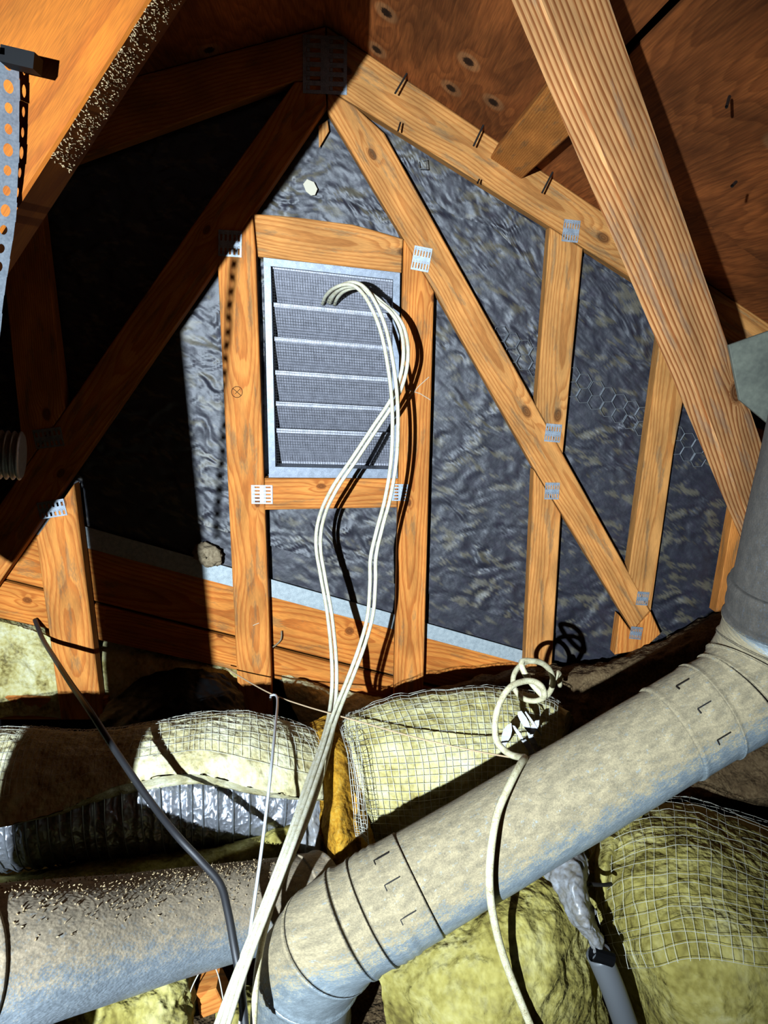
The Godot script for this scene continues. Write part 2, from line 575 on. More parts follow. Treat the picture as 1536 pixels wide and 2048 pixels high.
func make_materials() -> void:
	soft_noise = noise(11, 0.01, FastNoiseLite.TYPE_SIMPLEX_SMOOTH, 2)
	lump_noise = noise(23, 0.1, FastNoiseLite.TYPE_SIMPLEX_SMOOTH, 3)
	ridge_noise = noise(31, 0.06, FastNoiseLite.TYPE_SIMPLEX_SMOOTH, 3, FastNoiseLite.FRACTAL_RIDGED)
	var fir := Color(0.84, 0.54, 0.26)
	var fir_late := Color(0.66, 0.34, 0.13)
	var t1 := wood_tex(3, 0.05, 0.055, 0.0050, fir, fir_late, [[0.03, 0.42, 0.006], [0.07, 1.1, 0.007]])
	var t2 := wood_tex(17, -0.06, 0.03, 0.0042, fir, fir_late, [[0.06, 0.7, 0.008], [0.02, 1.35, 0.006]])
	var t3 := wood_tex(29, 0.06, 0.03, 0.0060, Color(0.82, 0.56, 0.30), Color(0.62, 0.35, 0.15), [[0.05, 0.25, 0.007], [0.055, 0.95, 0.009]])
	var t4 := wood_tex(41, -0.20, 0.01, 0.0078, Color(0.80, 0.58, 0.37), Color(0.56, 0.32, 0.16), [[0.066, 1.06, 0.011]], 1.0, Color(0.5, 0.44, 0.4), 0.72)
	var t5 := wood_tex(57, 0.04, 0.022, 0.0055, fir, fir_late, [[0.075, 0.3, 0.005], [0.03, 0.8, 0.005], [0.06, 1.5, 0.006]], 0.6)
	mats.fir = [wood(t1, Color.WHITE), wood(t2, Color.WHITE), wood(t3, Color.WHITE), wood(t5, Color.WHITE)]
	mats.fir_pale = wood(t3, Color(0.96, 0.98, 1.0))
	mats.fir_striped = wood(t4, Color.WHITE, 0.8)
	mats.fir_orange = wood(wood_tex(63, 0.05, 0.05, 0.012, Color(0.78, 0.44, 0.13), Color(0.64, 0.32, 0.09), [], 0.5, Color(0.4, 0.36, 0.3), 2.0), Color(0.76, 0.76, 0.76))
	mats.siding = wood(t5, Color(1.0, 0.97, 0.90))
	mats.ply = wood(plywood_tex(5, [[0.16, 0.80], [0.34, 0.83], [0.33, 0.66], [0.15, 0.60], [0.42, 0.73]], Color(0.60, 0.34, 0.17), Color(0.36, 0.18, 0.08)), Color.WHITE, 0.75)
	mats.ply_plain = wood(plywood_tex(8, [[0.5, 0.7], [0.9, 0.4]], Color(0.60, 0.34, 0.17), Color(0.36, 0.18, 0.08)), Color.WHITE, 0.78)
	# building paper
	var pm := plain(Color.WHITE, 0.52)
	pm.vertex_color_use_as_albedo = true
	pm.albedo_texture = stained(71, 0.02, 0.16, 0.5, ramp([[0.0, Color(0.70, 0.70, 0.72)], [0.5, Color(0.9, 0.9, 0.9)], [1.0, Color(1, 1, 1)]]))
	pm.uv1_triplanar = true
	pm.uv1_world_triplanar = true
	pm.uv1_scale = Vector3.ONE * 2.2
	pm.normal_enabled = true
	pm.normal_texture = relief(73, 0.02, 4.0, 512, FastNoiseLite.FRACTAL_FBM, 4)
	pm.normal_scale = 0.25
	pm.metallic_specular = 0.5
	mats.paper = pm
	# glass fibre
	var fuzz := relief(81, 0.03, 9.0)
	mats.glass_wool = tri_mat(stained(83, 0.008, 0.05, 0.35, ramp([[0.20, Color(0.34, 0.29, 0.14)], [0.40, Color(0.58, 0.53, 0.26)], [0.56, Color(0.70, 0.65, 0.36)], [0.8, Color(0.80, 0.76, 0.52)]])), 2.3, fuzz, 1.0)
	mats.glass_wool_pale = tri_mat(stained(87, 0.010, 0.05, 0.35, ramp([[0.18, Color(0.44, 0.37, 0.24)], [0.34, Color(0.72, 0.66, 0.46)], [0.5, Color(0.83, 0.79, 0.60)], [0.8, Color(0.92, 0.90, 0.78)]])), 2.6, fuzz, 0.9)
	mats.glass_wool_mid = tri_mat(stained(88, 0.010, 0.05, 0.35, ramp([[0.18, Color(0.44, 0.38, 0.20)], [0.36, Color(0.72, 0.66, 0.40)], [0.52, Color(0.82, 0.78, 0.55)], [0.8, Color(0.90, 0.88, 0.74)]])), 2.4, fuzz, 0.9)
	mats.glass_wool_old = tri_mat(stained(91, 0.012, 0.07, 0.45, ramp([[0.15, Color(0.42, 0.27, 0.08)], [0.45, Color(0.70, 0.49, 0.12)], [0.7, Color(0.80, 0.62, 0.22)], [0.9, Color(0.74, 0.63, 0.40)]])), 3.2, fuzz, 0.9)
	mats.dirt = tri_mat(stained(93, 0.01, 0.09, 0.5, ramp([[0.1, Color(0.22, 0.17, 0.11)], [0.5, Color(0.40, 0.32, 0.22)], [0.9, Color(0.58, 0.50, 0.36)]])), 2.6, fuzz, 1.2)
	# ducts
	var grit := relief(95, 0.22, 3.0, 512, FastNoiseLite.FRACTAL_FBM, 2)
	var d1 := duct_tex(101, 0.42, 0.20, Color(0.60, 0.53, 0.39), Color(0.60, 0.645, 0.665))
	var d2 := duct_tex(107, 0.58, 0.26, Color(0.62, 0.54, 0.42), Color(0.64, 0.68, 0.71))
	var d3 := duct_tex(113, 0.55, 0.6, Color(0.30, 0.27, 0.23), Color(0.38, 0.40, 0.43))
	for e in [["duct", d1], ["duct_left", d2], ["duct_clean", d3]]:
		var m := plain(Color.WHITE, 1.0, 1.0)
		m.albedo_texture = e[1][0]
		m.roughness_texture = e[1][1]
		m.roughness_texture_channel = BaseMaterial3D.TEXTURE_CHANNEL_GREEN
		m.metallic_texture = e[1][1]
		m.metallic_texture_channel = BaseMaterial3D.TEXTURE_CHANNEL_BLUE
		m.normal_enabled = true
		m.normal_texture = grit
		m.normal_scale = 0.14
		mats[e[0]] = m
	var foil := plain(Color(0.74, 0.75, 0.78), 0.32, 0.8)
	foil.normal_enabled = true
	foil.normal_texture = relief(121, 0.02, 7.0, 512, FastNoiseLite.FRACTAL_RIDGED, 2)
	foil.normal_scale = 1.0
	foil.uv1_triplanar = true
	foil.uv1_world_triplanar = true
	foil.uv1_scale = Vector3.ONE * 3.0
	mats.foil = foil
	mats.zinc = tri_mat(stained(131, 0.02, 0.1, 0.5, ramp([[0.1, Color(0.52, 0.56, 0.60)], [0.5, Color(0.66, 0.70, 0.74)], [0.9, Color(0.78, 0.81, 0.84)]])), 5.0, null, 0.0, 0.42)
	mats.zinc.metallic = 0.5
	mats.flashing = tri_mat(stained(137, 0.03, 0.2, 0.6, ramp([[0.2, Color(0.55, 0.59, 0.60)], [0.5, Color(0.68, 0.72, 0.73)], [0.8, Color(0.78, 0.81, 0.80)]])), 4.0, null, 0.0, 0.55)
	mats.flashing.metallic = 0.25
	mats.louvre = tri_mat(stained(139, 0.02, 0.09, 0.5, ramp([[0.15, Color(0.48, 0.48, 0.51)], [0.5, Color(0.63, 0.63, 0.67)], [0.85, Color(0.73, 0.73, 0.77)]])), 4.0, null, 0.0, 0.5)
	mats.louvre.metallic = 0.25
	mats.vent_zinc = tri_mat(stained(135, 0.02, 0.1, 0.5, ramp([[0.1, Color(0.34, 0.37, 0.40)], [0.5, Color(0.45, 0.48, 0.53)], [0.9, Color(0.56, 0.59, 0.63)]])), 5.0, null, 0.0, 0.45)
	mats.vent_zinc.metallic = 0.3
	mats.screen = plain(Color(0.30, 0.30, 0.30), 0.6, 0.2)
	mats.string_ = plain(Color(0.80, 0.79, 0.72), 0.7)
	mats.wire = plain(Color(0.62, 0.64, 0.66), 0.4, 0.7)
	mats.iron = plain(Color(0.10, 0.085, 0.075), 0.6, 0.4)
	var cab := tri_mat(stained(141, 0.02, 0.12, 0.5, ramp([[0.12, Color(0.62, 0.55, 0.40)], [0.36, Color(0.86, 0.83, 0.68)], [0.6, Color(0.95, 0.94, 0.85)], [0.9, Color(0.97, 0.96, 0.90)]])), 6.0, null, 0.0, 0.42)
	mats.cable = cab
	mats.cable_dusty = tri_mat(stained(143, 0.02, 0.12, 0.5, ramp([[0.2, Color(0.50, 0.43, 0.30)], [0.36, Color(0.80, 0.75, 0.58)], [0.6, Color(0.90, 0.87, 0.72)], [0.9, Color(0.94, 0.92, 0.80)]])), 5.0, null, 0.0, 0.5)
	mats.wire_white = plain(Color(0.86, 0.87, 0.88), 0.4)
	mats.twine = plain(Color(0.82, 0.70, 0.54), 0.9)
	mats.cord = plain(Color(0.11, 0.11, 0.12), 0.5)
	mats.plastic = tri_mat(stained(147, 0.015, 0.06, 0.3, ramp([[0.25, Color(0.40, 0.36, 0.28)], [0.5, Color(0.52, 0.51, 0.50)], [0.8, Color(0.66, 0.68, 0.71)]])), 4.0, null, 0.0, 0.4)
	mats.plastic_dark = plain(Color(0.035, 0.035, 0.038), 0.55)
	mats.plastic_dark.metallic_specular = 0.15
	mats.mud = tri_mat(stained(149, 0.03, 0.14, 0.5, ramp([[0.1, Color(0.36, 0.30, 0.22)], [0.5, Color(0.60, 0.53, 0.42)], [0.9, Color(0.74, 0.68, 0.56)]])), 8.0, grit, 1.0)
	mats.cardboard = tri_mat(stained(151, 0.01, 0.05, 0.4, ramp([[0.1, Color(0.26, 0.27, 0.23)], [0.9, Color(0.40, 0.41, 0.35)]])), 3.0, null, 0.0, 0.8)
	mats.pvc = plain(Color(0.40, 0.41, 0.42), 0.5)
	mats.scrap = plain(Color(0.83, 0.79, 0.69), 0.85)
	mats.speck = plain(Color(0.68, 0.58, 0.42), 0.9)
	for k in mats:
		for m in (mats[k] if mats[k] is Array else [mats[k]]):
			m.albedo_color = Color(m.albedo_color.r * 0.76, m.albedo_color.g * 0.76, m.albedo_color.b * 0.76)

# ------------------------------------------------------------------ the lamp behind the camera
func build_lamp() -> void:
	var p := EYE + cam_basis * LAMP_AT
	var aim := (on_plane(560, 1030, WALL) - p).normalized()
	var x := aim.cross(Vector3.UP).normalized()
	var y := x.cross(aim)
	var t := thing("work_light", "hand-held white LED work light behind the camera", "work light", p)
	var st := begin()
	box(st, p - aim * 0.045, x * 0.055, y * 0.04, aim * 0.02)
	put(st.commit(), mats.plastic_dark, "housing", t)
	st = begin()
	box(st, p - aim * 0.045 - y * 0.10, x * 0.016, y * 0.06, aim * 0.014)
	put(st.commit(), mats.plastic_dark, "handle", t)
	st = begin()
	box(st, p - aim * 0.0235, x * 0.03, y * 0.022, aim * 0.001)
	var lens := plain(Color(0.9, 0.95, 1.0), 0.3)
	lens.emission_enabled = true
	lens.emission = Color(0.86, 0.93, 1.0)
	lens.emission_energy_multiplier = 4.0
	put(st.commit(), lens, "lamp_lens", t)
	var l := SpotLight3D.new()
	l.name = "work_light_beam"
	l.light_color = Color(0.87, 0.94, 1.0)
	l.light_energy = 25.0
	l.light_size = 0.008
	l.spot_range = 12.0
	l.spot_attenuation = 2.0
	l.spot_angle = 36.0
	l.spot_angle_attenuation = 0.9
	l.shadow_enabled = true
	t.add_child(l)
	l.look_at_from_position(p, p + aim, Vector3.UP)

# ------------------------------------------------------------------ the shell of the attic
var ridge: Vector3
var slope_right: Vector3
var slope_left: Vector3

func deck_panel(parent: Node3D, s: Vector3, a: float, b: float, z0: float, z1: float, m: Material, uo: Vector2) -> void:
	var n := s.cross(Vector3.BACK).normalized()
	if n.y < 0.0: n = -n
	var c := [ridge + s * a, ridge + s * b]
	var st := begin()
	var p := [Vector3(c[0].x, c[0].y, z0), Vector3(c[1].x, c[1].y, z0), Vector3(c[1].x, c[1].y, z1), Vector3(c[0].x, c[0].y, z1)]
	var uv := [Vector2(a, z0) / 1.2 + uo, Vector2(b, z0) / 1.2 + uo, Vector2(b, z1) / 1.2 + uo, Vector2(a, z1) / 1.2 + uo]
	var up := n * 0.013
	quad(st, p[0], p[1], p[2], p[3], -n, uv[0], uv[1], uv[2], uv[3])
	quad(st, p[0] + up, p[1] + up, p[2] + up, p[3] + up, n, uv[0], uv[1], uv[2], uv[3])
	for k in 4:
		var q: Vector3 = p[k]
		var r: Vector3 = p[(k + 1) % 4]
		var o: Vector3 = ((q + r) * 0.5 - (p[0] + p[2]) * 0.5).normalized()
		quad(st, q, r, r + up, q + up, o, uv[k], uv[(k + 1) % 4], uv[(k + 1) % 4], uv[k])
	put(st.commit(), m, "panel", parent)

func build_shell() -> void:
	ridge = on_plane(652, 50, WALL)
	slope_right = (on_plane(1420, 568, WALL) - ridge).normalized()
	slope_left = (on_plane(-200, 278, WALL) - ridge).normalized()
	var cr_ := structure("ceiling_right", "brown plywood roof deck with dark knots sloping down to the right", "roof deck")
	# the joint between the two rows of panels runs under the blocking board
	var joint := 0.0
	for k in 400:
		var q := ridge + slope_right * (k * 0.005)
		if (q - on_plane(1040, 318, WALL)).length() < (ridge + slope_right * joint - on_plane(1040, 318, WALL)).length(): joint = k * 0.005
	deck_panel(cr_, slope_right, 0.0, joint - 0.006, -2.0, -0.45, mats.ply, Vector2(0.02, 0.0))
	deck_panel(cr_, slope_right, 0.0, joint - 0.006, -0.447, 2.6, mats.ply_plain, Vector2(0.3, 0.2))
	deck_panel(cr_, slope_right, joint + 0.008, joint + 1.215, -2.0, 0.0, mats.ply_plain, Vector2(0.1, 0.3))
	deck_panel(cr_, slope_right, joint + 0.008, joint + 1.215, 0.003, 2.6, mats.ply_plain, Vector2(0.5, 0.1))
	deck_panel(cr_, slope_right, joint + 1.218, 3.4, -2.0, 2.6, mats.ply_plain, Vector2(0.7, 0.6))
	var cl := structure("ceiling_left", "shadowed plywood roof deck sloping down to the left", "roof deck")
	deck_panel(cl, slope_left, 0.0, 0.6, -2.0, -0.3, mats.ply_plain, Vector2(0.2, 0.1))
	deck_panel(cl, slope_left, 0.0, 0.6, -0.297, 2.6, mats.ply_plain, Vector2(0.6, 0.1))
	deck_panel(cl, slope_left, 0.603, 1.8, -2.0, 2.6, mats.ply_plain, Vector2(0.4, 0.4))
	deck_panel(cl, slope_left, 1.803, 4.2, -2.0, 2.6, mats.ply_plain, Vector2(0.1, 0.7))
	# nails that missed the rafter and stick out below the deck
	for e in [[[812, 150], [790, 187]], [[966, 252], [947, 292]], [[1103, 349], [1084, 386]], [[800, 248], [796, 262]], [[958, 360], [955, 366]]]:
		var st := begin()
		var a := on_plane(e[0][0], e[0][1], WALL - 0.035)
		var b := on_plane(e[1][0], e[1][1], WALL - 0.045)
		bar(st, a + (a - b) * 0.2, b, 0.0022, 6)
		put(st.commit(), mats.iron, "nail", cr_)
	for e in [[[1459, 193], [1453, 214]], [[1472, 364], [1464, 372]]]:
		var st := begin()
		bar(st, at_depth(e[0][0], e[0][1], 1.03), at_depth(e[1][0], e[1][1], 1.0), 0.0022, 6)
		put(st.commit(), mats.iron, "nail", cr_)
	# floor and the far gable behind the camera
	var fl := structure("floor", "dark dusty attic floor under the ducts and insulation", "floor")
	var st2 := begin()
	box(st2, Vector3(0, -0.10, 0.3), Vector3(4.4, 0, 0), Vector3(0, 0.02, 0), Vector3(0, 0, 2.4))
	put(st2.commit(), mats.dirt, "floor_board", fl)
	var wf := structure("wall_front", "plain wooden gable wall behind the camera", "wall")
	st2 = begin()
	box(st2, Vector3(0, 0.9, 2.62), Vector3(4.4, 0, 0), Vector3(0, 1.1, 0), Vector3(0, 0, 0.02))
	put(st2.commit(), mats.ply_plain, "panel", wf)
	var wl := structure("wall_left", "low plywood eaves wall outside the picture", "wall")
	st2 = begin()
	box(st2, Vector3(ridge.x + slope_left.x * 4.15, 0.55, 0.3), Vector3(0.02, 0, 0), Vector3(0, 0.75, 0), Vector3(0, 0, 2.4))
	put(st2.commit(), mats.ply_plain, "panel", wl)

func seam_y(x: float) -> float:
	return 970.0 + (x - 165.0) * 0.306

func roof_y(x: float) -> float:
	return 50.0 + (652.0 - x) * 0.268 if x < 652.0 else 50.0 + (x - 652.0) * 0.675

func crumple(x: float, y: float, wn: FastNoiseLite) -> float:      # flat facets meeting in sharp folds
	var h := 0.0
	var k := 0
	for e in [[0.35, 0.105, 1.0], [1.35, 0.085, 0.9], [2.45, 0.120, 1.0], [0.9, 0.043, 0.38], [2.0, 0.037, 0.34]]:
		k += 1
		var ph: float = (x * cos(e[0]) + y * sin(e[0])) / e[1] + 1.1 * wn.get_noise_2d(x * 4.0 + k * 31.0, y * 4.0) + 0.35 * wn.get_noise_2d(x * 14.0 + k * 17.0, y * 14.0)
		h += e[2] * (absf(ph - floorf(ph) - 0.5) * 2.0 - 0.5) * (0.5 + 0.9 * wn.get_noise_2d(x * 3.0 - k * 23.0, y * 3.0))
	return h

func paper_sheet(parent: Node3D, top: Callable, bottom: Callable, x0: float, x1: float, z: float, nu: int, nv: int, amp: float, seed_: int, dust_amount: float) -> void:
	var rn := noise(seed_, 1.0, FastNoiseLite.TYPE_SIMPLEX_SMOOTH, 2, FastNoiseLite.FRACTAL_RIDGED)
	var wn := noise(seed_ + 1, 1.0, FastNoiseLite.TYPE_SIMPLEX, 3)
	var fine := noise(seed_ + 2, 1.0, FastNoiseLite.TYPE_SIMPLEX, 3)
	var pts := PackedVector3Array()
	var uvs := PackedVector2Array()
	var hs := PackedFloat32Array()
	var skip := PackedByteArray()
	for j in nv:
		for i in nu:
			var px := lerpf(x0, x1, float(i) / (nu - 1))
			var py: float = lerpf(top.call(px), bottom.call(px), float(j) / (nv - 1))
			var p := on_plane(px, py, z)
			var wx := 0.05 * wn.get_noise_2d(p.x * 5.0, p.y * 5.0)
			var wy := 0.05 * wn.get_noise_2d(p.x * 5.0 + 40.0, p.y * 5.0)
			var qx := (p.x + wx) * 0.8 + (p.y + wy) * 0.5
			var qy := (p.y + wy) * 1.25 - (p.x + wx) * 0.35
			var calm := 0.55 + 0.45 * wn.get_noise_2d(p.x * 2.0 + 9.0, p.y * 2.0)
			var hgt := amp * crumple(qx, qy, wn) * (0.35 + 0.65 * calm) + 0.25 * amp * (rn.get_noise_2d(qx * 5.5, qy * 8.0) * 1.0 * calm + 0.30 * calm * rn.get_noise_2d(qx * 14.0 + 7.0, qy * 19.0) + 0.5 * wn.get_noise_2d(p.x * 3.0, p.y * 3.0))
			hs.append(hgt)
			skip.append(1 if px > 529 and px < 795 and py > 520 and py < 945 else 0)
			pts.append(p + Vector3(0, 0, hgt))
			uvs.append(Vector2(p.x, p.y))
	var cols := PackedColorArray()
	var black := Color(0.022, 0.021, 0.033)
	var tan := Color(0.15, 0.125, 0.075)
	for j in nv:
		for i in nu:
			var k := j * nu + i
			var p := pts[k]
			# settled dust: ragged streaks that lie along the folds
			var d := 0.72 * fine.get_noise_2d(p.x * 8.0 + p.y * 3.0, p.y * 17.0) + 0.25 * fine.get_noise_2d(p.x * 40.0, p.y * 75.0)
			var ledge := (hs[mini(j + 1, nv - 1) * nu + i] - hs[maxi(j - 1, 0) * nu + i]) / maxf(amp, 0.0005) * 1.0
			var m := smoothstep(0.30, 0.42, d + clampf(ledge, -0.35, 0.35) + dust_amount)
			cols.append(black.lerp(tan, m * 0.75) * (1.0 + 0.25 * fine.get_noise_2d(p.x * 14.0, p.y * 14.0 + 30.0)))
	put(grid(pts, nu, nv, uvs, false, cols, false, skip), mats.paper, "paper_sheet", parent)

func build_gable_wall() -> void:
	var w := structure("wall_back", "gable wall lined with crumpled black building paper over slanting boards", "wall")
	var st := begin()
	box(st, Vector3(0, 0.9, -1.985), Vector3(4.4, 0, 0), Vector3(0, 1.1, 0), Vector3(0, 0, 0.02))
	put(st.commit(), mats.plastic_dark, "sheathing", w)
	paper_sheet(w, roof_y, func(x): return seam_y(x) + 6.0, -330, 1900, WALL + 0.052, 380, 250, 0.0065, 201, 0.02)
	paper_sheet(w, func(x): return seam_y(x) - 14.0, func(x): return seam_y(x) + 190.0, -330, 1900, WALL + 0.062, 240, 40, 0.004, 207, -0.12)
	# a strip of the same paper turned down along the rafter
	paper_sheet(w, func(x): return 205.0 + (x - 700.0) * 0.66, func(x): return 262.0 + (x - 700.0) * 0.74 + 16.0 * sin(x * 0.03), 705, 1500, WALL + 0.040, 160, 24, 0.006, 211, 0.10)
	# zinc flashing and boards that follow the lower roof outside
	put(prism(outline_at([[60, 1022], [1062, 1306], [1062, 1332], [60, 1066]], WALL + 0.044), 0.002, Vector3(1, -0.28, 0), 0.0005), mats.flashing, "flashing_strip", w)
	var b1 := [[-330, 960], [1085, 1334], [1085, 1425], [-330, 1074]]
	var b2 := [[-330, 1080], [1085, 1432], [1085, 1476], [-330, 1165]]
	put(prism(outline_at(b1, WALL + 0.046), 0.018, Vector3(1, -0.26, 0), 0.004, 0.0, 0.1), mats.siding, "siding_board", w)
	put(prism(outline_at(b2, WALL + 0.044), 0.018, Vector3(1, -0.24, 0), 0.004, 0.0, 0.6), mats.siding, "siding_board", w)
	put(prism(outline_at([[-330, 1383], [214, 1397], [214, 1440], [-330, 1440]], WALL + 0.02), 0.04, Vector3.RIGHT, 0.003), mats.fir[0], "bottom_plate", w)

# ------------------------------------------------------------------ the gable truss
func plate(parent: Node3D, px: float, py: float, wpx: float, hpx: float, turn: float, cols: int, z := WALL, upright := false) -> void:
	var c := on_plane(px, py, z - 0.002)
	var s := 1.0 / FOCAL * c.distance_to(EYE)
	var k := s * ((c - EYE).normalized().dot(-cam_basis.z))
	var w := wpx * k
	var h := hpx * k
	var ex := Vector3(cos(deg_to_rad(turn)), sin(deg_to_rad(turn)), 0)
	var ey := Vector3(-ex.y, ex.x, 0)
	if upright:
		var tmp := ex; ex = ey; ey = -tmp
		var tw := w; w = h; h = tw
	var xs := [0.0]
	for i in cols:
		xs.append((i + 0.40) / (cols + 0.25)); xs.append((i + 0.88) / (cols + 0.25))
	xs.append(1.0)
	var ys := [0.0, 0.08, 0.40, 0.60, 0.92, 1.0]
	var st := begin()
	for j in ys.size() - 1:
		for i in xs.size() - 1:
			var a: Vector3 = c + ex * ((xs[i] + xs[i + 1]) * 0.5 - 0.5) * w + ey * (0.5 - (ys[j] + ys[j + 1]) * 0.5) * h
			var hx: Vector3 = ex * (xs[i + 1] - xs[i]) * 0.5 * w
			var hy: Vector3 = ey * (ys[j + 1] - ys[j]) * 0.5 * h
			if i % 2 == 1 and j % 2 == 1:
				box(st, a + hy * 0.72, hx * 0.8, hy * 0.2, Vector3(0, 0, 0.0008))
			else:
				box(st, a, hx, hy, Vector3(0, 0, 0.0006))
	var o := put(st.commit(), mats.zinc, "nail_plate", parent)
	o.set_meta("label", "galvanized nail plate with rows of punched slots")

func build_gable_truss() -> void:
	var t := thing("gable_truss", "orange-brown wooden gable truss with diagonal webs and upright studs against the black paper", "truss", on_plane(652, 1400, WALL))
	var f: Array = mats.fir
	var add := func(called: String, px: Array, grain: Array, m: Material, z: float, vs: float) -> void:
		var g := on_plane(grain[1][0], grain[1][1], z) - on_plane(grain[0][0], grain[0][1], z)
		put(prism(outline_at(px, z), 0.038, g, 0.0025, 0.0, vs), m, called, t)
	add.call("top_chord", [[653, 52], [1800, 824], [1800, 900], [1420, 655], [1105, 456], [760, 240], [653, 176]], [[655, 55], [1420, 568]], mats.fir_pale, WALL, 0.1)
	add.call("top_chord", [[651, 52], [651, 158], [590, 162], [170, 314], [-330, 500], [-330, 312]], [[655, 45], [-200, 278]], f[1], WALL, 0.4)
	add.call("web", [[590, 163], [650, 161], [653, 210], [505, 428], [130, 972], [-60, 1250], [-130, 1196], [130, 820], [420, 400]], [[590, 155], [-120, 1182]], f[0], WALL, 0.0)
	add.call("web", [[655, 222], [655, 179], [708, 211], [768, 266], [1273, 1173], [1300, 1222], [1266, 1262], [1068, 936], [873, 588]], [[655, 222], [1265, 1245]], f[2], WALL, 0.05)
	add.call("stud", [[435, 523], [505, 430], [511, 500], [545, 1440], [478, 1440]], [[470, 500], [510, 1440]], f[0], WALL, 0.25)
	add.call("stud", [[807, 479], [811, 482], [868, 583], [845, 1430], [787, 1430]], [[838, 478], [816, 1420]], f[3], WALL, 0.1)
	add.call("stud", [[1100, 455], [1106, 458], [1166, 497], [1126, 906], [1073, 812]], [[1133, 450], [1100, 900]], mats.fir_pale, WALL, 0.3)
	add.call("stud", [[1068, 940], [1122, 1028], [1103, 1345], [1050, 1345]], [[1095, 940], [1077, 1330]], f[2], WALL, 0.7)
	add.call("stud", [[1331, 602], [1397, 644], [1348, 900], [1302, 1222], [1258, 1148]], [[1360, 580], [1280, 1220]], mats.fir_pale, WALL, 0.55)
	add.call("stud", [[1498, 850], [1556, 870], [1492, 1225], [1432, 1225]], [[1520, 880], [1462, 1210]], mats.fir[1], WALL, 0.2)
	add.call("stud", [[-10, 384], [74, 353], [130, 818], [48, 936]], [[32, 380], [90, 870]], f[1], WALL, 0.1)
	add.call("stud", [[72, 1076], [148, 968], [205, 1440], [122, 1440]], [[110, 1010], [165, 1440]], f[0], WALL, 0.62)
	add.call("foot_block", [[1240, 1232], [1264, 1265], [1302, 1224], [1322, 1268], [1286, 1300], [1230, 1310]], [[1270, 1215], [1262, 1300]], f[3], WALL, 0.5)
	add.call("vent_header", [[508, 428], [560, 431], [612, 437], [665, 444], [705, 449], [742, 459], [806, 478], [803, 545], [516, 513]], [[508, 470], [805, 512]], f[2], WALL - 0.006, 0.35)
	add.call("vent_sill", [[529, 957], [797, 958], [794, 1015], [530, 1020]], [[529, 985], [797, 985]], f[3], WALL - 0.001, 0.8)
	for e in [[[[812, 779], [840, 787], [861, 800]]], [[[858, 754], [838, 772], [817, 797]]], [[[506, 1251], [518, 1246]]]]:
		for ln in e:
			var cs := begin()
			for q in ln.size() - 1: bar(cs, on_plane(ln[q][0], ln[q][1], WALL), on_plane(ln[q + 1][0], ln[q + 1][1], WALL), 0.0009, 4)
			var ch := put(cs.commit(), mats.scrap, "chalk_mark", t)
			ch.set_meta("label", "thin pale chalk line on the stud")
	var ring := begin()
	for q in 20:
		bar(ring, on_plane(474 + 11 * cos(TAU * q / 20), 784 + 11 * sin(TAU * q / 20), WALL), on_plane(474 + 11 * cos(TAU * (q + 1) / 20), 784 + 11 * sin(TAU * (q + 1) / 20), WALL), 0.0007, 4)
	bar(ring, on_plane(466, 777, WALL), on_plane(482, 791, WALL), 0.0007, 4)
	bar(ring, on_plane(480, 778, WALL), on_plane(470, 788, WALL), 0.0006, 4)
	var rk := put(ring.commit(), mats.iron, "pencil_mark", t)
	rk.set_meta("label", "small crossed-out circle pencilled on the stud")
	# nail plates: centre, size in the photograph, turn
	plate(t, 460, 487, 46, 50, -2, 5)
	plate(t, 650, 130, 88, 106, 0, 6, WALL, true)
	plate(t, 843, 518, 36, 46, -9, 6)
	plate(t, 1142, 462, 33, 42, -4, 6)
	plate(t, 1106, 866, 32, 36, -4, 6)
	plate(t, 1104, 982, 29, 34, 0, 6)
	plate(t, 1285, 1197, 24, 28, -4, 6)
	plate(t, 1272, 1266, 24, 26, -6, 6)
	plate(t, 524, 989, 42, 38, 0, 5, WALL - 0.002, true)
	plate(t, 800, 985, 32, 34, 0, 5, WALL - 0.002, true)
	plate(t, 97, 876, 56, 38, 8, 6)
	plate(t, 104, 1018, 54, 34, 10, 6)

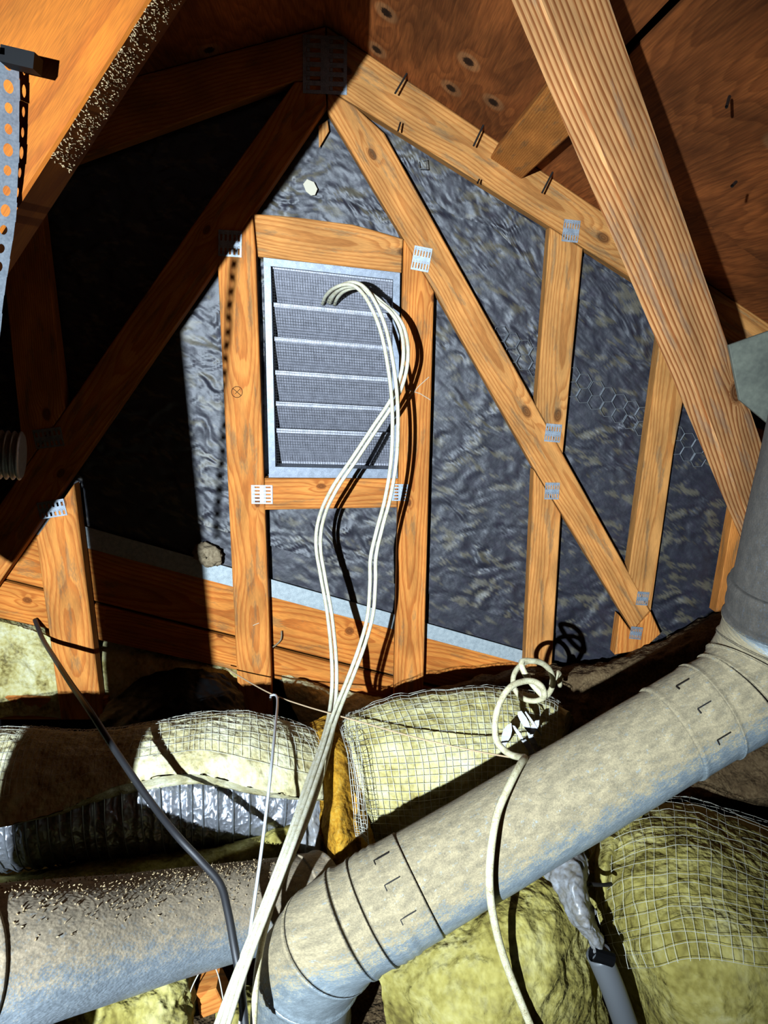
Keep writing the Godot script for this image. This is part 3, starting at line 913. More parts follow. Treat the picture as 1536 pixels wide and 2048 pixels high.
func build_vent() -> void:
	var z := WALL + 0.004
	var tl := on_plane(527, 514, z)
	var tr := on_plane(800, 545, z)
	var bl := on_plane(538, 948, z)
	var br := on_plane(795, 953, z)
	var t := thing("gable_vent", "galvanized louvred gable vent with dark insect screen in a wooden frame", "vent", bl)
	var at := func(u: float, v: float, zz: float) -> Vector3:
		return tl.lerp(tr, u).lerp(bl.lerp(br, u), v) + Vector3(0, 0, -zz)
	var fu := 0.05
	var fv := 0.036
	for e in [[0.0, 0.0, 1.0, fv], [0.0, 1.0 - fv, 1.0, 1.0], [0.0, fv, fu, 1.0 - fv], [1.0 - fu, fv, 1.0, 1.0 - fv]]:
		var st := begin()
		var c := [at.call(e[0], e[1], 0.0), at.call(e[2], e[1], 0.0), at.call(e[2], e[3], 0.0), at.call(e[0], e[3], 0.0)]
		var dz := Vector3(0, 0, -0.05)
		quad(st, c[0], c[1], c[2], c[3], Vector3.BACK)
		for k in 4:
			var o: Vector3 = ((c[k] + c[(k + 1) % 4]) * 0.5 - (c[0] + c[2]) * 0.5).normalized()
			quad(st, c[k], c[(k + 1) % 4], c[(k + 1) % 4] + dz, c[k] + dz, o)
		put(st.commit(), mats.vent_zinc, "vent_frame", t)
	# sloping return below the frame
	var st3 := begin()
	quad(st3, at.call(0.0, 1.0, 0.0), at.call(1.0, 1.0, 0.0), on_plane(797, 962, WALL + 0.02), on_plane(537, 960, WALL + 0.02), Vector3(0, 0.3, 1).normalized())
	put(st3.commit(), mats.vent_zinc, "vent_flange", t)
	# louvres: each leans out towards its lower edge, and ends in a lip
	var tops := [0.035, 0.205, 0.362, 0.518, 0.665, 0.795]
	for k in tops.size():
		var v0: float = tops[k]
		var v1: float = tops[k + 1] if k + 1 < tops.size() else 0.945
		var st := begin()
		var a: Vector3 = at.call(0.05, v0 - 0.012, 0.024)
		var b: Vector3 = at.call(0.95, v0 - 0.012, 0.024)
		var c: Vector3 = at.call(0.95, v1 + 0.012, 0.070)
		var d: Vector3 = at.call(0.05, v1 + 0.012, 0.070)
		# upper edge near the room, lower edge towards the weather side
		var n := (b - a).cross(d - a).normalized()
		if n.z < 0.0: n = -n
		quad(st, a, b, c, d, n)
		quad(st, a - n * 0.001, b - n * 0.001, c - n * 0.001, d - n * 0.001, -n)
		var lip := Vector3(0, -0.010, 0.001)
		quad(st, a, b, b + lip, a + lip, Vector3.BACK)
		quad(st, a, b, b - n * 0.001, a - n * 0.001, Vector3.UP)
		put(st.commit(), mats.louvre, "louvre", t)
	var back := begin()
	box(back, at.call(0.5, 0.5, 0.078), Vector3(0.19, 0, 0), Vector3(0, 0.29, 0), Vector3(0, 0, 0.002))
	put(back.commit(), mats.louvre, "back_panel", t)
	var wires := begin()
	var nx := 47
	var ny := 70
	for i in nx + 1:
		var u := lerpf(fu, 1.0 - fu, float(i) / nx)
		for s in 4:
			var j0 := lerpf(fv, 1.0 - fv, s / 4.0)
			var j1 := lerpf(fv, 1.0 - fv, (s + 1) / 4.0)
			var w0 := 0.0012 * sin(s * 2.1 + i * 0.3)
			var w1 := 0.0012 * sin((s + 1) * 2.1 + i * 0.3)
			bar(wires, at.call(u, j0, 0.012 + w0), at.call(u, j1, 0.012 + w1), 0.0003, 4)
	for j in ny + 1:
		var v := lerpf(fv, 1.0 - fv, float(j) / ny)
		bar(wires, at.call(fu, v, 0.0125), at.call(1.0 - fu, v, 0.0125), 0.0003, 4)
	var sc := put(wires.commit(), mats.screen, "insect_screen", t)
	sc.set_meta("kind", "stuff")

# ------------------------------------------------------------------ nearer timbers
func near_board(px0: Array, px1: Array, from: float, to: float, z: float, z1: float, width: float, thick: float, roll: float, wide_right: bool) -> Array:
	# the edge shared by the wide and the narrow face runs through the two image points on the plane z
	var a := on_plane(px0[0], px0[1], z)
	var b := on_plane(px1[0], px1[1], z1)
	var p0 := a + (b - a) * from
	var p1 := a + (b - a) * to
	var ax := (b - a).normalized()
	var mid := (a + b) * 0.5
	var e2 := (EYE - mid)
	e2 = (e2 - ax * e2.dot(ax)).normalized()
	var e1 := ax.cross(e2).normalized()
	if (e1.dot(cam_basis.x) > 0.0) != wide_right: e1 = -e1
	var ph := deg_to_rad(roll)
	var w := e1 * cos(ph) - e2 * sin(ph)
	var n := e2 * cos(ph) + e1 * sin(ph)
	return [p0, p1, w * width, -n * thick]

func build_near_timbers() -> void:
	var r := near_board([1078, 0], [1400, 800], -0.30, 1.66, 0.84, 1.12, 0.092, 0.038, 44.0, true)
	var a := thing("truss_web", "thick pale striped diagonal timber of the nearer truss, sloping down to the metal duct", "timber", r[1])
	put(beam(r[0], r[1], r[2], r[3], 0.003, 0.12), mats.fir_striped, "board", a)
	var l := near_board([300, 0], [40, 405], -1.2, 3.5, 0.87, 0.87, 0.132, 0.07, 25.0, false)
	var b := thing("truss_web", "broad glowing orange diagonal timber in the top corner with dark splintered underside", "timber", l[1])
	put(beam(l[0], l[1], l[2], l[3], 0.003, 0.5), mats.fir_orange, "board", b)
	# torn fibres on the rough-sawn lower edge
	var st := begin()
	var ax: Vector3 = (l[1] - l[0]).normalized()
	var down: Vector3 = -(l[2] as Vector3).normalized()
	for k in 650:
		var p: Vector3 = l[0] + ax * rng.randf_range(0.22, 0.42) * ((l[1] - l[0]) as Vector3).length() + (l[3] as Vector3) * rng.randf_range(0.02, 0.8)
		var q := p + down * rng.randf_range(0.001, 0.003) + ax * rng.randf_range(-0.002, 0.002)
		bar(st, p, q, rng.randf_range(0.0003, 0.0007), 3)
	var sp := put(st.commit(), mats.speck, "splinters", b)
	sp.set_meta("kind", "stuff")
	# plywood sheet added behind that web only to keep the upper left gable dark
	var z := 0.96
	var sh := put(prism(outline_at([[330, -60], [540, -500], [-1500, 45], [-1500, 1400], [-640, 1400], [-60, 470]], z), 0.012, Vector3(0, 1, 0), 0.001), mats.ply_plain, "added_shade_sheet")
	tag(sh, "added plywood sheet behind the orange timber, shading the upper left of the gable", "sheet")
	# unseen post, added to throw a shadow across the boards and flexible duct
	var pc := EYE + Vector3(-0.524, 0, -0.5)
	var pst := beam(Vector3(pc.x - 0.07 + 0.072, -0.08, pc.z), Vector3(pc.x - 0.07 - 0.022, 1.42, pc.z), Vector3(0.14, 0, 0), Vector3(0, 0, -0.038))
	var post := put(pst, mats.fir[1], "added_shadow_post")
	tag(post, "added upright post outside the picture that casts a shadow band", "post")
	# blocking between the trusses, under the joint of the roof deck
	var n := slope_right.cross(Vector3.BACK).normalized()
	if n.y < 0.0: n = -n
	var q0 := on_plane(982, 312, WALL - 0.001)
	var off := (q0 - ridge).dot(n)
	q0 -= n * (off + 0.0405)
	var bl := put(beam(q0, q0 + Vector3(0, 0, 0.60), slope_right * 0.089, n * 0.038), mats.fir[1], "blocking_board")
	tag(bl, "short brown blocking board under the roof deck, running from the gable rafter", "board")
	# perforated steel strap hanging at the picture's edge
	var path := []
	for e in [[16, 108, 0.842], [18, 200, 0.843], [16, 330, 0.846], [9, 450, 0.852], [-8, 560, 0.842], [-22, 680, 0.830], [-32, 820, 0.824], [-38, 1000, 0.821], [-40, 1250, 0.822]]: path.append(on_plane(e[0], e[1], e[2]))
	var cp := smooth_path(path, 0.0024)
	var so := thing("perforated_strap", "bluish galvanized strap with round holes hanging down the picture's edge", "strap", cp[0])
	var th := deg_to_rad(62.0)
	var wdir := Vector3(cos(th), 0, sin(th))           # across the strap, towards the lens
	wdir = Vector3(cos(th), 0, -sin(th))
	var ndir := Vector3(sin(th), 0, cos(th))
	var pts := begin()
	var half := 0.0125
	var pitch := 0.0195
	var count := int(path_length(cp) / pitch)
	for k in count:
		var c0 := along(cp, k * pitch)
		var c1 := along(cp, (k + 1) * pitch)
		var mid := along(cp, (k + 0.5) * pitch)
		var hr := 0.0050 if k % 3 != 1 else 0.0062
		var up := (c0 - c1).normalized()
		var hseg := (c1 - c0).length() * 0.5
		var ring := []
		var rim := []
		var ca := atan2(hseg, half)
		var angs := [0.0, ca * 0.5, ca, lerpf(ca, PI / 2, 0.33), lerpf(ca, PI / 2, 0.66)]
		for i in 20:
			var aq: float = angs[i % 5] if (i / 5) % 2 == 0 else PI / 2 - angs[(5 - i % 5)] if i % 5 > 0 else 0.0
			var an: float = aq + (i / 5) * PI / 2
			ring.append(mid + (wdir * cos(an) + up * sin(an)) * hr)
			var sc := 1.0 / maxf(absf(cos(an)) / half, absf(sin(an)) / hseg)
			rim.append(mid + wdir * cos(an) * sc + up * sin(an) * sc + ndir * 0.0006 * sin(k * 2.0))
		for i in 20:
			var j := (i + 1) % 20
			quad(pts, ring[i], rim[i], rim[j], ring[j], ndir)
			quad(pts, ring[i] - ndir * 0.0009, rim[i] - ndir * 0.0009, rim[j] - ndir * 0.0009, ring[j] - ndir * 0.0009, -ndir)
	put(pts.commit(), mats.zinc, "strap_band", so)
	var cl := begin()
	var cc := on_plane(22, 132, 0.838)
	box(cl, cc + Vector3(0.012, 0.004, 0.004), (Vector3(1, -0.18, 0)).normalized() * 0.016, Vector3(0.18, 1, 0).normalized() * 0.0075, Vector3(0, 0, 0.011))
	box(cl, cc + Vector3(-0.010, 0.009, 0.004), (Vector3(1, -0.1, 0)).normalized() * 0.011, Vector3(0.1, 1, 0).normalized() * 0.003, Vector3(0, 0, 0.011))
	put(cl.commit(), mats.plastic_dark, "clip", so)

func path_length(p: PackedVector3Array) -> float:
	var l := 0.0
	for i in range(1, p.size()): l += p[i].distance_to(p[i - 1])
	return l

func along(p: PackedVector3Array, s: float) -> Vector3:
	var l := 0.0
	for i in range(1, p.size()):
		var d := p[i].distance_to(p[i - 1])
		if l + d >= s: return p[i - 1].lerp(p[i], (s - l) / maxf(d, 1e-9))
		l += d
	return p[p.size() - 1]

# ------------------------------------------------------------------ small things on the gable wall
func build_wall_details() -> void:
	# hexagonal wire lath showing through the paper
	var st := begin()
	var o := on_plane(1000, 668, WALL + 0.039)
	var dx := (on_plane(1420, 905, WALL + 0.039) - o)
	var ln := dx.length()
	dx = dx.normalized()
	var dy := Vector3(-dx.y, dx.x, 0)
	var s := 0.0205
	for row in 2:
		for col in int(ln / (s * 1.732)) + 1:
			var c := o + dx * (col * s * 1.732 + (0.5 * s * 1.732 if row == 1 else 0.0) + rng.randf_range(-0.002, 0.002)) - dy * row * s * 1.5
			for k in 6:
				if row == 1 and (k == 0 or k == 1): continue
				var a0 := deg_to_rad(30.0 + 60.0 * k)
				var a1 := deg_to_rad(90.0 + 60.0 * k)
				bar(st, c + (dx * cos(a0) + dy * sin(a0)) * s, c + (dx * cos(a1) + dy * sin(a1)) * s, 0.0012, 4)
	var hw := put(st.commit(), mats.wire, "chicken_wire")
	tag(hw, "band of hexagonal chicken wire across the black paper between the studs", "chicken wire", "", "stuff")
	# mud nest of a wasp
	var nest_c := on_plane(416, 1110, WALL + 0.035)
	var pts := PackedVector3Array()
	var uvs := PackedVector2Array()
	var nu := 33
	var nv := 20
	for j in nv:
		for i in nu:
			var a := TAU * i / (nu - 1)
			var b := PI * j / (nv - 1)
			var d := Vector3(sin(b) * cos(a), sin(b) * sin(a), cos(b))
			var r := 1.0 + 0.35 * lump_noise.get_noise_3dv(d * 14.0 + Vector3(4, 1, 2)) + 0.1 * lump_noise.get_noise_3dv(d * 60.0)
			var hole := Vector2(d.x + 0.18, d.y - 0.12).length()
			if d.z > 0.0 and hole < 0.14: r *= 0.45
			pts.append(nest_c + Vector3(d.x * 0.036, d.y * 0.031 - d.x * 0.006, d.z * 0.026) * r)
			uvs.append(Vector2(float(i) / nu, float(j) / nv))
	var ne := put(grid(pts, nu, nv, uvs, true, PackedColorArray(), true), mats.mud, "wasp_nest")
	tag(ne, "round grey mud wasp nest stuck above the pale flashing strip", "wasp nest")
	# torn flake of paper and a splinter of pale wood near the peak
	var fl := put(prism(outline_at([[606, 368], [614, 358], [628, 364], [635, 378], [630, 390], [622, 391], [612, 383]], WALL + 0.034), 0.002, Vector3.RIGHT, 0.0006), mats.scrap, "paper_flake")
	tag(fl, "pale torn paper flake on the black paper above the vent", "paper scrap")
	var sh := put(prism(outline_at([[637, 252], [655, 240], [658, 262], [638, 296]], WALL + 0.030), 0.006, Vector3.UP, 0.0008), mats.fir_pale, "wood_shim")
	tag(sh, "pale wood sliver wedged below the truss peak", "shim")
	st = begin()
	var q := [on_plane(835, 322, WALL + 0.01), on_plane(836, 337, WALL + 0.0), on_plane(853, 338, WALL + 0.0), on_plane(854, 320, WALL + 0.02), on_plane(846, 322, WALL + 0.03)]
	for k in 4: bar(st, q[k], q[k + 1], 0.0012, 5)
	var stp := put(st.commit(), mats.wire, "bent_staple")
	tag(stp, "small bent wire staple on the paper beneath the rafter", "staple")

# ------------------------------------------------------------------ sheet-metal ducts
func px_path(list: Array) -> Array:
	var p := []
	for e in list: p.append(at_depth(e[0], e[1], e[2]))
	return p

func duct_piece(parent: Node3D, called: String, path: PackedVector3Array, r0: float, r1: float, m: Material, up := Vector3.UP, beads: Array = []) -> MeshInstance3D:
	var rad := []
	var total := path_length(path)
	var run := 0.0
	for k in path.size():
		if k > 0: run += path[k].distance_to(path[k - 1])
		var r := lerpf(r0, r1, run / total)
		for b in beads:
			var x: float = (run - b[0] * total) / b[1]
			r += b[2] * exp(-x * x)
		rad.append(r)
	var dent := func(s: float, a: float) -> float:
		return 0.0012 * soft_noise.get_noise_3d(cos(a) * 60.0, sin(a) * 60.0, s * 600.0)
	return put(tube(path, rad, 48, 1.0, up, dent, true), m, called, parent)

func sub_path(p: PackedVector3Array, a: float, b: float, step := 0.004) -> PackedVector3Array:
	var out := PackedVector3Array()
	var n := maxi(int((b - a) / step), 2)
	for k in n + 1: out.append(along(p, lerpf(a, b, float(k) / n)))
	return out

func seam_clip(parent: Node3D, p: Vector3, ax: Vector3, around: Vector3, n: Vector3) -> void:
	var st := begin()
	box(st, p + n * 0.001, ax * 0.012, around * 0.0007, n * 0.0008)
	box(st, p + n * 0.001 + ax * 0.012 - around * 0.004, ax * 0.0007, around * 0.004, n * 0.0008)
	put(st.commit(), mats.iron, "snap_lock", parent)

func build_ducts() -> void:
	# the long diagonal duct with an elbow at either end
	var ctl := px_path([[1762, 400, 0.94], [1650, 840, 1.05], [1568, 1175, 1.15], [1553, 1250, 1.185], [1522, 1325, 1.20], [1478, 1388, 1.19], [1412, 1427, 1.185], [1100, 1612, 1.145], [830, 1772, 1.11], [745, 1822, 1.10], [672, 1868, 1.10], [622, 1930, 1.14], [604, 2005, 1.20], [600, 2120, 1.28]])
	var p := smooth_path(ctl, 0.004)
	var t := thing("exhaust_duct", "dusty galvanized round duct running diagonally with an elbow at each end", "duct", at_depth(604, 2005, 1.2))
	var ref := cam_basis.y * 0.8 + Vector3.UP * 0.4
	# distances of the control points along the path
	var dist := []
	var run := 0.0
	var nxt := 0
	for c in ctl:
		var best := 1e9
		var bs := 0.0
		var s := 0.0
		for i in p.size():
			if i > 0: s += p[i].distance_to(p[i - 1])
			var d := p[i].distance_to(c)
			if d < best:
				best = d; bs = s
		dist.append(bs)
	var side := -cam_basis.x + Vector3.UP * 0.1
	var R := 0.076
	duct_piece(t, "riser", sub_path(p, dist[0], dist[2]), R - 0.006, R - 0.002, mats.duct_clean, side)
	duct_piece(t, "riser_collar", sub_path(p, dist[2] - 0.006, dist[3]), R + 0.002, R + 0.002, mats.duct_clean, side, [[0.12, 0.004, 0.003], [0.5, 0.004, 0.002], [0.95, 0.005, 0.004]])
	var gores := [dist[3], lerpf(dist[3], dist[5], 0.33), lerpf(dist[3], dist[5], 0.66), dist[5], lerpf(dist[5], dist[6], 0.9)]
	for k in 4:
		duct_piece(t, "elbow_gore", sub_path(p, gores[k], gores[k + 1]), R + 0.0022, R + 0.0022, mats.duct, ref, [[0.03, 0.004, 0.0035], [0.97, 0.004, 0.0035]])
	var s0: float = gores[4]
	var s1: float = lerpf(dist[8], dist[9], 0.25)
	var collar_a := duct_piece(t, "collar", sub_path(p, s0 - 0.004, s0 + 0.075), R + 0.0028, R + 0.0014, mats.duct, ref, [[0.08, 0.003, 0.002], [0.93, 0.004, 0.002]])
	duct_piece(t, "straight_pipe", sub_path(p, s0 + 0.07, s1), R, R + 0.001, mats.duct, ref)
	# crimped coupling and gores of the lower elbow
	var collar_b := duct_piece(t, "collar", sub_path(p, s1 - 0.025, lerpf(dist[8], dist[9], 0.98)), R + 0.0030, R + 0.0030, mats.duct, ref, [[0.55, 0.004, 0.0025], [0.70, 0.004, 0.0025], [0.85, 0.004, 0.0025]])
	var g2 := [lerpf(dist[8], dist[9], 0.98), lerpf(dist[9], dist[10], 0.5), lerpf(dist[10], dist[11], 0.15), lerpf(dist[11], dist[12], 0.05), lerpf(dist[12], dist[13], 0.2), dist[13]]
	for k in 5:
		duct_piece(t, "elbow_gore", sub_path(p, g2[k], g2[k + 1]), R + 0.0025, R + 0.0025, mats.duct, ref, [[0.04, 0.004, 0.0035], [0.96, 0.004, 0.0035]])
	# snap-lock tabs on the collars
	for e in [[s0 + 0.03, [-0.75, -0.05, 0.7], collar_a], [lerpf(s1, dist[9], 0.12), [-0.8, -0.2, 0.5], collar_b]]:
		var c := along(p, e[0])
		var ax := (along(p, e[0] + 0.01) - c).normalized()
		var nn := (ref - ax * ref.dot(ax)).normalized()
		var ss := ax.cross(nn)
		if ss.dot(EYE - c) < 0.0: ss = -ss
		for a in e[1]:
			var ang: float = 0.9 + a * 0.85
			var n := nn * cos(ang) + ss * sin(ang)
			seam_clip(e[2], c + n * (R + 0.0035), ax, ax.cross(n), n)
	# the duct that comes in at the lower left
	var lp := smooth_path(px_path([[-260, 1985, 0.80], [-110, 1945, 0.865], [20, 1915, 0.93], [250, 1868, 1.09], [450, 1826, 1.24], [640, 1792, 1.36]]), 0.006)
	var t2 := thing("round_duct", "galvanized round duct with loose dust on top entering at the lower corner", "duct", lp[lp.size() - 1])
	var len2 := path_length(lp)
	duct_piece(t2, "straight_pipe", sub_path(lp, 0.02, len2 * 0.97, 0.006), 0.089, 0.071, mats.duct_left, Vector3.UP)
	duct_piece(t2, "end_collar", sub_path(lp, len2 * 0.93, len2, 0.004), 0.0745, 0.0735, mats.duct_left, Vector3.UP, [[0.9, 0.004, 0.004]])
	duct_piece(t2, "end_collar", sub_path(lp, 0.0, len2 * 0.135, 0.004), 0.0915, 0.0895, mats.duct_left, Vector3.UP, [[0.95, 0.004, 0.002]])
	var crumbs := begin()
	for k in 800:
		var s := rng.randf_range(0.15, 0.85) * len2
		var c := along(lp, s)
		var ax := (along(lp, s + 0.01) - c).normalized()
		var nn := (Vector3.UP - ax * ax.y).normalized()
		var ss := ax.cross(nn)
		if ss.dot(EYE - c) < 0.0: ss = -ss
		var ang := rng.randf_range(-0.5, 1.05) * sqrt(rng.randf())
		var n := nn * cos(ang) + ss * sin(ang)
		var q := c + n * (lerpf(0.089, 0.071, s / len2) + 0.0006)
		var d := (ax * rng.randf_range(-1, 1) + ss * rng.randf_range(-1, 1) + n * rng.randf_range(0.1, 0.9)).normalized()
		bar(crumbs, q, q + d * rng.randf_range(0.001, 0.0035), rng.randf_range(0.0004, 0.0010), 4)
	var cr2 := put(crumbs.commit(), mats.speck, "dust_crumbs", t2)
	cr2.set_meta("kind", "stuff")
	# grey vent pipe low on the right
	var vp := put(tube(smooth_path(px_path([[1196, 1905, 1.16], [1225, 1975, 1.17], [1262, 2080, 1.19]])), 0.019, 20), mats.pvc, "grey_pipe")
	tag(vp, "slim grey pipe going down below the torn plastic", "pipe")
	# end of a corrugated metal duct on the left
	var cp2 := smooth_path([on_plane(-190, 893, 1.52), on_plane(-60, 905, 1.54), on_plane(46, 912, 1.56)], 0.0025)
	var rid := func(s: float, _a: float) -> float: return 0.0035 * sin(s * 520.0)
	var cd := put(tube(cp2, 0.047, 36, 1.0, Vector3.UP, rid), mats.zinc, "corrugated_duct")
	tag(cd, "end of a small corrugated metal duct at the dark edge beside the gable", "duct")

# ------------------------------------------------------------------ flexible duct with its jacket peeled
func build_flex_duct() -> void:
	var path := smooth_path(px_path([[-220, 1668, 1.38], [-40, 1640, 1.42], [200, 1612, 1.46], [400, 1594, 1.50], [560, 1590, 1.54], [650, 1596, 1.60], [700, 1600, 1.66]]), 0.003)
	var t := thing("flexible_duct", "silver foil flexible duct under a netted glass wool blanket", "flexible duct", along(path, 0.5))
	var pitch := 0.028
	var R := 0.098
	var total := path_length(path)
	var bump := func(s: float, a: float) -> float:
		var f := fposmod(s / pitch, 1.0)
		return -0.0055 * sin(f * PI) * (0.7 + 0.6 * absf(soft_noise.get_noise_2d(a * 300.0, s * 900.0))) + 0.004 * soft_noise.get_noise_3d(cos(a) * 250.0, sin(a) * 250.0, s * 2500.0)
	var core := put(tube(path, R, 64, 1.0, Vector3.UP, bump), mats.foil, "foil_core", t)
	var coil := begin()
	var last := Vector3.ZERO
	for k in int(total / pitch * 28.0):
		var s := k / 28.0 * pitch
		var a := TAU * k / 28.0
		var c := along_fast(path, s)
		var ax := (along_fast(path, s + 0.006) - along_fast(path, s - 0.006)).normalized()
		var nn := (Vector3.UP - ax * ax.y).normalized()
		var q := c + (nn * cos(a) + ax.cross(nn) * sin(a)) * (R + 0.0012)
		if k > 0: bar(coil, last, q, 0.0014, 4)
		last = q
	put(coil.commit(), mats.wire, "wire_coil", core)
	# blanket: wraps the top, its torn front edge hangs lower in places
	var rows := []
	var n_len := 14
	for j in 9:
		var row := []
		for i in n_len:
			var u := float(i) / (n_len - 1)
			var s := u * total * 0.985
			var c := along_fast(path, s)
			var ax := (along_fast(path, s + 0.01) - along_fast(path, s - 0.01)).normalized()
			var nn := (Vector3.UP - ax * ax.y).normalized()
			var ss := ax.cross(nn)
			if ss.dot(EYE - c) < 0.0: ss = -ss
			var edge_deg: float = [66.0, 66.0, 67.0, 66.0, 65.0, 63.0, 60.0, 52.0, 45.0, 43.0, 46.0, 54.0, 62.0, 66.0][i]
			var ang := lerpf(-80.0, edge_deg, j / 8.0)
			var rr := 0.153 + 0.012 * sin(u * 9.0) - 0.03 * smoothstep(0.8, 1.0, u)
			row.append(c + (nn * cos(deg_to_rad(ang)) + ss * sin(deg_to_rad(ang))) * rr)
		rows.append(row)
	var blanket := put(padded(rows, 150, 70, 0.042, 0.007, 1.0, 0.010), mats.glass_wool_pale, "glass_wool_blanket", t)
	var nm := put(netting(rows, 70, 16, 0.004, 0.0005, 0.007, Vector2(0.0, 1.0), Vector2(0.0, 0.86), 1.0, 44), mats.string_, "scrim_net", blanket)
	nm.set_meta("kind", "stuff")

func along_fast(p: PackedVector3Array, s: float) -> Vector3:     # for evenly baked paths
	var step := p[0].distance_to(p[1])
	var f := clampf(s / step, 0.0, p.size() - 1.001)
	var i := int(f)
	return p[i].lerp(p[i + 1], f - i)

# ------------------------------------------------------------------ insulation
func wool(called: String, label: String, category: String, rows: Array, nu: int, nv: int, thick: float, amp: float, m: Material, scale := 1.0, rag := 0.006, group := "") -> Node3D:
	var net := net_of(rows)
	var o := put(padded(net, nu, nv, thick, amp, scale, rag), m, called)
	tag(o, label, category, group)
	return o

func build_insulation() -> void:
	# netted bundle in the middle
	var mid := [
		[[700, 1462, 1.86], [800, 1425, 1.88], [960, 1408, 1.9], [1080, 1412, 1.9], [1150, 1440, 1.88]],
		[[690, 1436, 1.63], [780, 1402, 1.64], [940, 1380, 1.64], [1060, 1388, 1.64], [1138, 1425, 1.64]],
		[[686, 1470, 1.560], [800, 1450, 1.540], [950, 1438, 1.540], [1060, 1440, 1.560], [1128, 1460, 1.600]],
		[[700, 1530, 1.520], [820, 1525, 1.490], [960, 1515, 1.490], [1060, 1515, 1.520], [1120, 1520, 1.580]],
		[[716, 1610, 1.510], [830, 1610, 1.475], [960, 1600, 1.480], [1060, 1600, 1.510], [1120, 1600, 1.570]],
		[[734, 1700, 1.520], [840, 1705, 1.490], [960, 1700, 1.490], [1060, 1700, 1.520], [1120, 1700, 1.570]]]
	var nm := net_of(mid)
	var t := thing("insulation_bundle", "rounded glass wool bundle under white string net behind the diagonal duct", "insulation", at_depth(900, 1690, 1.45))
	var core := put(padded(nm, 110, 90, 0.05, 0.008, 1.0, 0.008), mats.glass_wool_mid, "glass_wool", t)
	var s1 := put(netting(nm, 34, 26, 0.006, 0.00055, 0.008, Vector2(0.0, 0.9), Vector2(0.10, 0.97)), mats.string_, "scrim_net", core)
	s1.set_meta("kind", "stuff")
	# loose flap of net at its left end
	var flap := net_of([
		[[676, 1446, 1.58], [692, 1440, 1.60], [712, 1432, 1.62]],
		[[690, 1500, 1.48], [704, 1500, 1.49], [722, 1496, 1.46]],
		[[700, 1570, 1.42], [716, 1572, 1.43], [730, 1575, 1.40]],
		[[706, 1640, 1.40], [722, 1642, 1.41], [737, 1645, 1.395]],
		[[710, 1672, 1.40], [728, 1675, 1.41], [742, 1690, 1.40]]])
	var s2 := put(netting(flap, 7, 26, 0.003, 0.0006, 0.0, Vector2(0, 1), Vector2(0, 1), 1.0, 20), mats.string_, "net_flap", t)
	s2.set_meta("kind", "stuff")
	# grey shreds of its torn jacket, curling off the wool
	for k in 11:
		var cx := rng.randf_range(1010.0, 1105.0)
		var cy := rng.randf_range(1440.0, 1535.0)
		var lean := rng.randf_range(-0.5, 0.7)
		var wpx := rng.randf_range(5.0, 16.0)
		var hpx := rng.randf_range(18.0, 52.0)
		var st := begin()
		var last := []
		for q in 5:
			var f := q / 4.0
			var mid_ := at_depth(cx + lean * hpx * (f - 0.5), cy + hpx * (f - 0.5), 1.455 - 0.02 * sin(f * 2.6) - 0.01 * rng.randf())
			var half_ := cam_basis * Vector3(wpx * (0.25 + 0.75 * sin(PI * (0.15 + 0.8 * f))) / FOCAL * 0.75, 0.0, rng.randf_range(-0.006, 0.006))
			var cur := [mid_ - half_, mid_ + half_]
			if q > 0: quad(st, last[0], last[1], cur[1], cur[0], (EYE - mid_).normalized())
			last = cur
		put(st.commit(), mats.plastic, "torn_jacket", core)
	# mustard wedge of bare wool left of the bundle
	wool("glass_wool_wedge", "mustard yellow bare glass wool wedge beside the cables", "insulation", [
		[[618, 1446, 1.62], [650, 1432, 1.64], [690, 1440, 1.66], [720, 1450, 1.64]],
		[[628, 1500, 1.52], [660, 1490, 1.50], [690, 1500, 1.50], [716, 1520, 1.54]],
		[[648, 1590, 1.45], [668, 1590, 1.42], [692, 1600, 1.43], [730, 1620, 1.50]],
		[[645, 1660, 1.42], [665, 1665, 1.38], [690, 1670, 1.38], [750, 1680, 1.48]],
		[[662, 1750, 1.40], [674, 1752, 1.38], [690, 1740, 1.38], [760, 1720, 1.46]]], 50, 80, 0.05, 0.008, mats.glass_wool_old)
	# big batt below the duct
	wool("glass_wool_batt", "bulging yellow glass wool batt below the diagonal duct", "insulation", [
		[[740, 1850, 1.36], [880, 1780, 1.36], [1010, 1710, 1.36], [1090, 1700, 1.36], [1140, 1740, 1.40]],
		[[752, 1900, 1.26], [880, 1850, 1.22], [1010, 1790, 1.20], [1110, 1770, 1.24], [1160, 1800, 1.33]],
		[[756, 1950, 1.22], [880, 1920, 1.15], [1020, 1880, 1.13], [1130, 1860, 1.18], [1185, 1880, 1.30]],
		[[770, 2010, 1.21], [890, 2000, 1.12], [1030, 1980, 1.10], [1140, 1960, 1.16], [1200, 1970, 1.28]],
		[[790, 2120, 1.21], [900, 2120, 1.11], [1040, 2120, 1.09], [1150, 2110, 1.16], [1230, 2100, 1.28]]], 120, 110, 0.06, 0.013, mats.glass_wool, 0.8)
